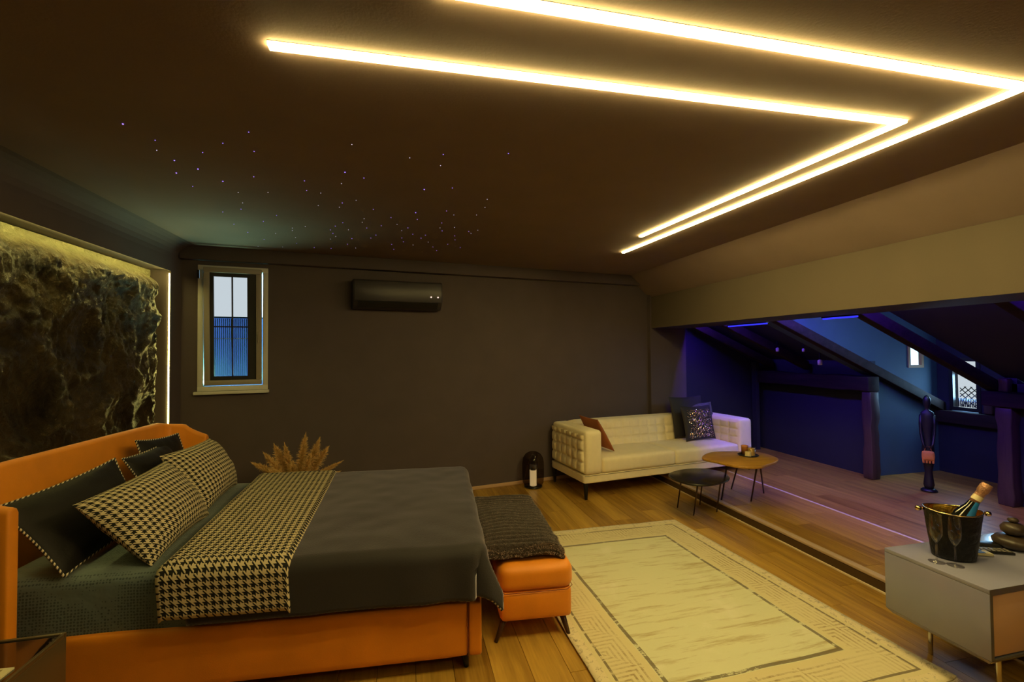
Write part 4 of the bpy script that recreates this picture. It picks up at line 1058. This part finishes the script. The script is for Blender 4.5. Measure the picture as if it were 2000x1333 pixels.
MB().box(-.06, .068, -.055, .045, .006, .0068).build('cover_print', mat('tan_print', (.40, .30, .12), .6), bk)

# ------------------------------------------------------------------ console (lower right)
cx, cyy = 2.507, 1.515
cs = empty('console', (cx, cyy, 0), label='grey lacquered low console with peach door on slim metal legs, at the lower right', cat='console')
CL, CD = 1.45, .455
MB().box(0, CL, 0, CD, .512, .532).build('top', MT['lacquer'], cs, bevel=.002)
MB().box(0, .018, .0, CD, .22, .511).build('side_panel', MT['lacquer'], cs, bevel=.0015)
MB().box(CL-.018, CL, .0, CD, .22, .511).build('side_panel', MT['lacquer'], cs, bevel=.0015)
mb = MB().hexa([(0.02, .02, .195), (CL-.02, .02, .195), (CL-.02, CD-.02, .195), (.02, CD-.02, .195)], [(0, 0, .219), (CL, 0, .219), (CL, CD, .219), (0, CD, .219)])
mb.build('bottom', MT['lacquer'], cs)
MB().box(.018, CL-.018, CD-.02, CD-.004, .22, .511).build('back_panel', MT['lacquer_edge'], cs)
for k in range(3):
    a = .024+k*.468; d_ = MB().box(a, a+.462, .006, .024, .232, .503).build('door', MT['peach'], cs, bevel=.003)
c = MB(); c.box(.001, CL-.001, -.001, .006, .505, .5315); c.box(.001, CL-.001, -.001, .006, .2195, .228); c.box(.001, .018, -.001, .006, .228, .505)
c.build('door_frame', MT['lacquer_edge'], cs)
for x, y in ((.175, .365), (.175, .08), (1.27, .365), (1.27, .08)):
    zb = 0 if cx+x < SX else STEP
    lg = legmb((x, y, .20), (x, y, zb), .011, .011, 14).build('leg', MT['chrome'], cs, smooth=False)
    MB().lathe([(.0125, .165), (.0125, .197)], 14, Matrix.Translation((x, y, 0))).build('leg_cap', MT['blackplastic'], lg)
KZ = .532
# ice bucket
ib = empty('ice_bucket', (2.73, 1.795, KZ), label='black hammered ice bucket with gold inside holding a bottle', cat='ice bucket'); ib.scale = (1.22, 1.22, 1.26); ib.rotation_euler = (0, 0, -.57)
prof = [(0, 0), (.058, 0), (.064, .004)]
bk_ = MB(); nS = 36
rows = 14
for j in range(rows+1):
    t = j/rows; r = .064+.022*t
    for k in range(nS):
        a = 2*pi*k/nS; rr = r*(1+.012*noise.noise(Vector((cos(a)*3.5, sin(a)*3.5, t*6)))); zz = .004+.186*t - (0.0)
        bk_.v.append((rr*cos(a)*1.12, rr*sin(a)*.92, zz+.003*t*cos(2*a)))
for j in range(rows):
    for k in range(nS): bk_.f.append((j*nS+k, j*nS+(k+1) % nS, (j+1)*nS+(k+1) % nS, (j+1)*nS+k))
bk_.f.append(tuple(range(nS-1, -1, -1)))
bk_.build('outer_shell', MT['hammered'], ib, smooth=True)
bi = MB()
for j in range(rows+1):
    t = j/rows; r = .061+.0235*t
    for k in range(nS):
        a = 2*pi*k/nS; bi.v.append((r*cos(a)*1.12, r*sin(a)*.92, .008+.184*t+.003*t*cos(2*a)))
for j in range(rows):
    for k in range(nS): bi.f.append((j*nS+(k+1) % nS, j*nS+k, (j+1)*nS+k, (j+1)*nS+(k+1) % nS))
bi.f.append(tuple(range(nS)))
bi.build('gold_lining', MT['gold'], ib, smooth=True)
rimp = [(.0858*cos(2*pi*k/48)*1.12, .0858*sin(2*pi*k/48)*.92, .191+.003*cos(4*pi*k/48)) for k in range(49)]
MB().tube(rimp, .0022, 6, cap=False).build('rim', MT['goldshiny'], ib, smooth=True)
for s in (-1, 1):
    h_ = MB(); a = (.094*s, 0, .186)
    h_.tube([(a[0], 0, a[2]), (a[0]+.020*s, 0, a[2])], .005, 10)
    h_.lathe([(0, -.011), (.008, -.009), (.011, 0), (.008, .009), (0, .011)], 14, Matrix.Translation((a[0]+.022*s, 0, a[2])) @ Matrix.Rotation(pi/2, 4, 'Y'))
    h_.build('knob_handle', MT['goldshiny'], ib, smooth=True)
# bottle
bt = empty('bottle', (2.685, 1.825, KZ+.05), label='dark sparkling wine bottle with rose foil and blue label leaning in the bucket', cat='bottle')
bt.rotation_euler = Matrix.Rotation(radians(31), 3, Vector((.54, .84, 0))).to_euler(); bt.scale = (1.35, 1.35, 1.42)
MB().lathe([(0, 0), (.030, 0), (.033, .006), (.033, .11), (.030, .14), (.018, .175), (.014, .20), (.0135, .205)], 28).build('glass_body', MT['bottle'], bt, smooth=True)
fo_ = MB().lathe([(.0150, .192), (.0145, .22), (.0150, .238), (.0175, .243), (.0178, .262), (.016, .272), (0, .274)], 24).build('foil', MT['foil'], bt, smooth=True)
MB().lathe([(.0158, .204), (.0156, .222)], 24, close=False).build('neck_band', MT['cream'], fo_, smooth=True)
def arcstrip(r0, r1, z0, z1, a0, a1, n=10):
    m_ = MB(); m_.grid(lambda u, v: ((r0+(r1-r0)*v)*cos(a0+(a1-a0)*u), (r0+(r1-r0)*v)*sin(a0+(a1-a0)*u), z0+(z1-z0)*v), n, 6); return m_
arcstrip(.0315, .0160, .135, .198, radians(-138), radians(-80)).build('blue_label', MT['bluelabel'], bt, smooth=True)
arcstrip(.0337, .0337, .07, .125, radians(-165), radians(-70)).build('white_label', MT['cream'], bt, smooth=True)
# flutes
def flute(loc, label):
    t = empty('champagne_flute', loc, label=label, cat='glass', group='champagne flutes on the console'); t.scale = (1.18, 1.18, 1.25)
    MB().lathe([(.0, .0), (.028, .0), (.0285, .0015), (.008, .004), (.0035, .010), (.0028, .06), (.004, .072), (.0, .074)], 24).build('stem', MT['fluteglass'], t, smooth=True)
    MB().lathe([(.002, .074), (.012, .088), (.0205, .108), (.0225, .125), (.0215, .160), (.0195, .188)], 28, close=False).build('bowl', MT['flute'], t, smooth=True)
    pr = [(.0192+.0008*cos(a*0), .188) for a in range(1)]
    MB().tube([(.0196*cos(2*pi*k/32), .0196*sin(2*pi*k/32), .188) for k in range(33)], .0006, 5, cap=False).build('rim', MT['fluteglass'], t, smooth=True)
    return t
flute((2.588, 1.775, KZ), 'champagne flute on the left, nearer the back edge of the console')
flute((2.630, 1.722, KZ), 'champagne flute on the right, directly in front of the ice bucket')
# remotes
def remote(name, loc, rz_, w_, l_, m, km, rows, cols, label, h_=.014):
    t = empty(name, loc, rz_, label=label, cat='remote control'); t.scale = (1.15, 1.15, 1)
    MB().box(-w_/2, w_/2, -l_/2, l_/2, 0, h_).build('body', m, t, bevel=.004)
    for j in range(rows):
        for i in range(cols):
            x = -w_/2+(i+.5+.1)*w_/(cols+.2); y = -l_/2+(j+1)*l_/(rows+1)
            o_ = MB().box(x-w_/cols*.28, x+w_/cols*.28, y-l_/rows*.27, y+l_/rows*.27, h_, h_+.002).build('button', km, t)
    return t
remote('remote_control', (2.965, 1.80, KZ), radians(62), .045, .19, MT['blackplastic'], MT['greykey'], 9, 3, 'long black remote control with grey buttons on the console')
remote('remote_control', (2.875, 1.795, KZ), radians(66), .045, .12, MT['creamkey'], MT['blackplastic'], 1, 2, 'short cream remote control next to the ice bucket')
tag(MB().box(-.06, .06, -.028, .028, 0, .016).build('phone', MT['blackplastic'], bevel=.005, loc=(3.05, 1.855, KZ), rz=radians(-25)), 'flat black device behind the remote beside the stacked ornament', 'device')
zs = empty('stacked_ornament', (3.165, 1.80, KZ), label='dark bronze ornament of stacked round pebbles at the right edge of the photo', cat='ornament')
MB().lathe([(0, 0), (.06, .001), (.082, .018), (.086, .036), (.07, .056), (.04, .066), (0, .068)], 32).build('lower_stone', MT['stonedark'], zs, smooth=True)
MB().lathe([(0, .066), (.028, .067), (.050, .085), (.052, .105), (.036, .128), (0, .136)], 28).build('middle_stone', MT['stonedark'], zs, smooth=True)
MB().lathe([(0, .134), (.016, .135), (.024, .145), (.018, .156), (0, .160)], 20).build('top_stone', MT['stonedark'], zs, smooth=True)

# ------------------------------------------------------------------ slim black figure in the alcove
fg = empty('figure_sculpture', (5.39, 3.75, STEP), radians(-55), label='slim black standing sculpture in the alcove with a tan pouch hanging at hip height', cat='sculpture')
fg.scale = (1.05, 1.05, 1.0)
def ell(mb, c, r, n=16, m=10):
    prof = [(max(1e-5, sin(pi*k/m)), -cos(pi*k/m)) for k in range(m+1)]
    return mb.lathe(prof, n, Matrix.Translation(c) @ Matrix.Diagonal((r[0], r[1], r[2], 1)), close=False)
MB().lathe([(0, 0), (.066, 0), (.066, .014), (.05, .03), (.038, .034), (0, .036)], 24).build('base', MT['statue'], fg, smooth=True)
# body as one lofted surface: legs/robe, hips, waist, chest, neck, head
lv = [(.034, .040, .034), (.044, .040, .07), (.036, .030, .14), (.030, .026, .20), (.040, .032, .28), (.052, .040, .36), (.050, .038, .44), (.036, .028, .54), (.034, .026, .60), (.048, .032, .70), (.056, .032, .79), (.050, .028, .83), (.018, .017, .855), (.016, .016, .88), (.026, .030, .90), (.031, .037, .94), (.030, .036, .97), (.018, .022, 1.0), (.002, .002, 1.012)]
mb = MB(); nS = 20
for rx, ry, z in lv:
    for k in range(nS): a = 2*pi*k/nS; mb.v.append((rx*cos(a), ry*sin(a), z))
for j in range(len(lv)-1):
    for k in range(nS): mb.f.append((j*nS+k, j*nS+(k+1) % nS, (j+1)*nS+(k+1) % nS, (j+1)*nS+k))
mb.f.append(tuple(range(nS-1, -1, -1)))
mb.build('body', MT['statue'], fg, smooth=True)
for s in (-1, 1):
    MB().tube([(s*.046, 0, .80), (s*.053, .002, .70), (s*.050, -.008, .60), (s*.036, -.040, .50), (s*.020, -.052, .46)], [.017, .015, .013, .011, .012], 10).build('arm', MT['statue'], fg, smooth=True)
pch = MB()
softp = softbox(-.046, .046, -.078, -.045, .335, .43, r=.014, bulge=(.004, .006, .004), n=8)
po = softp.build('pouch', MT['pouch'], fg, smooth=True); po['label'] = 'tan brown pouch with hanging tassels'
for k in range(4):
    x = -.036+k*.024; MB().hexa([(x-.008, -.070, .305), (x+.008, -.070, .305), (x+.008, -.055, .305), (x-.008, -.055, .305)], [(x-.010, -.072, .36), (x+.010, -.072, .36), (x+.010, -.053, .36), (x-.010, -.053, .36)]).build('tassel', MT['pouch'], po, bevel=.003)
MB().tube([(-.03, -.055, .425), (-.015, -.052, .475), (.015, -.052, .475), (.03, -.055, .425)], .003, 6).build('strap', MT['pouch'], po, smooth=True)
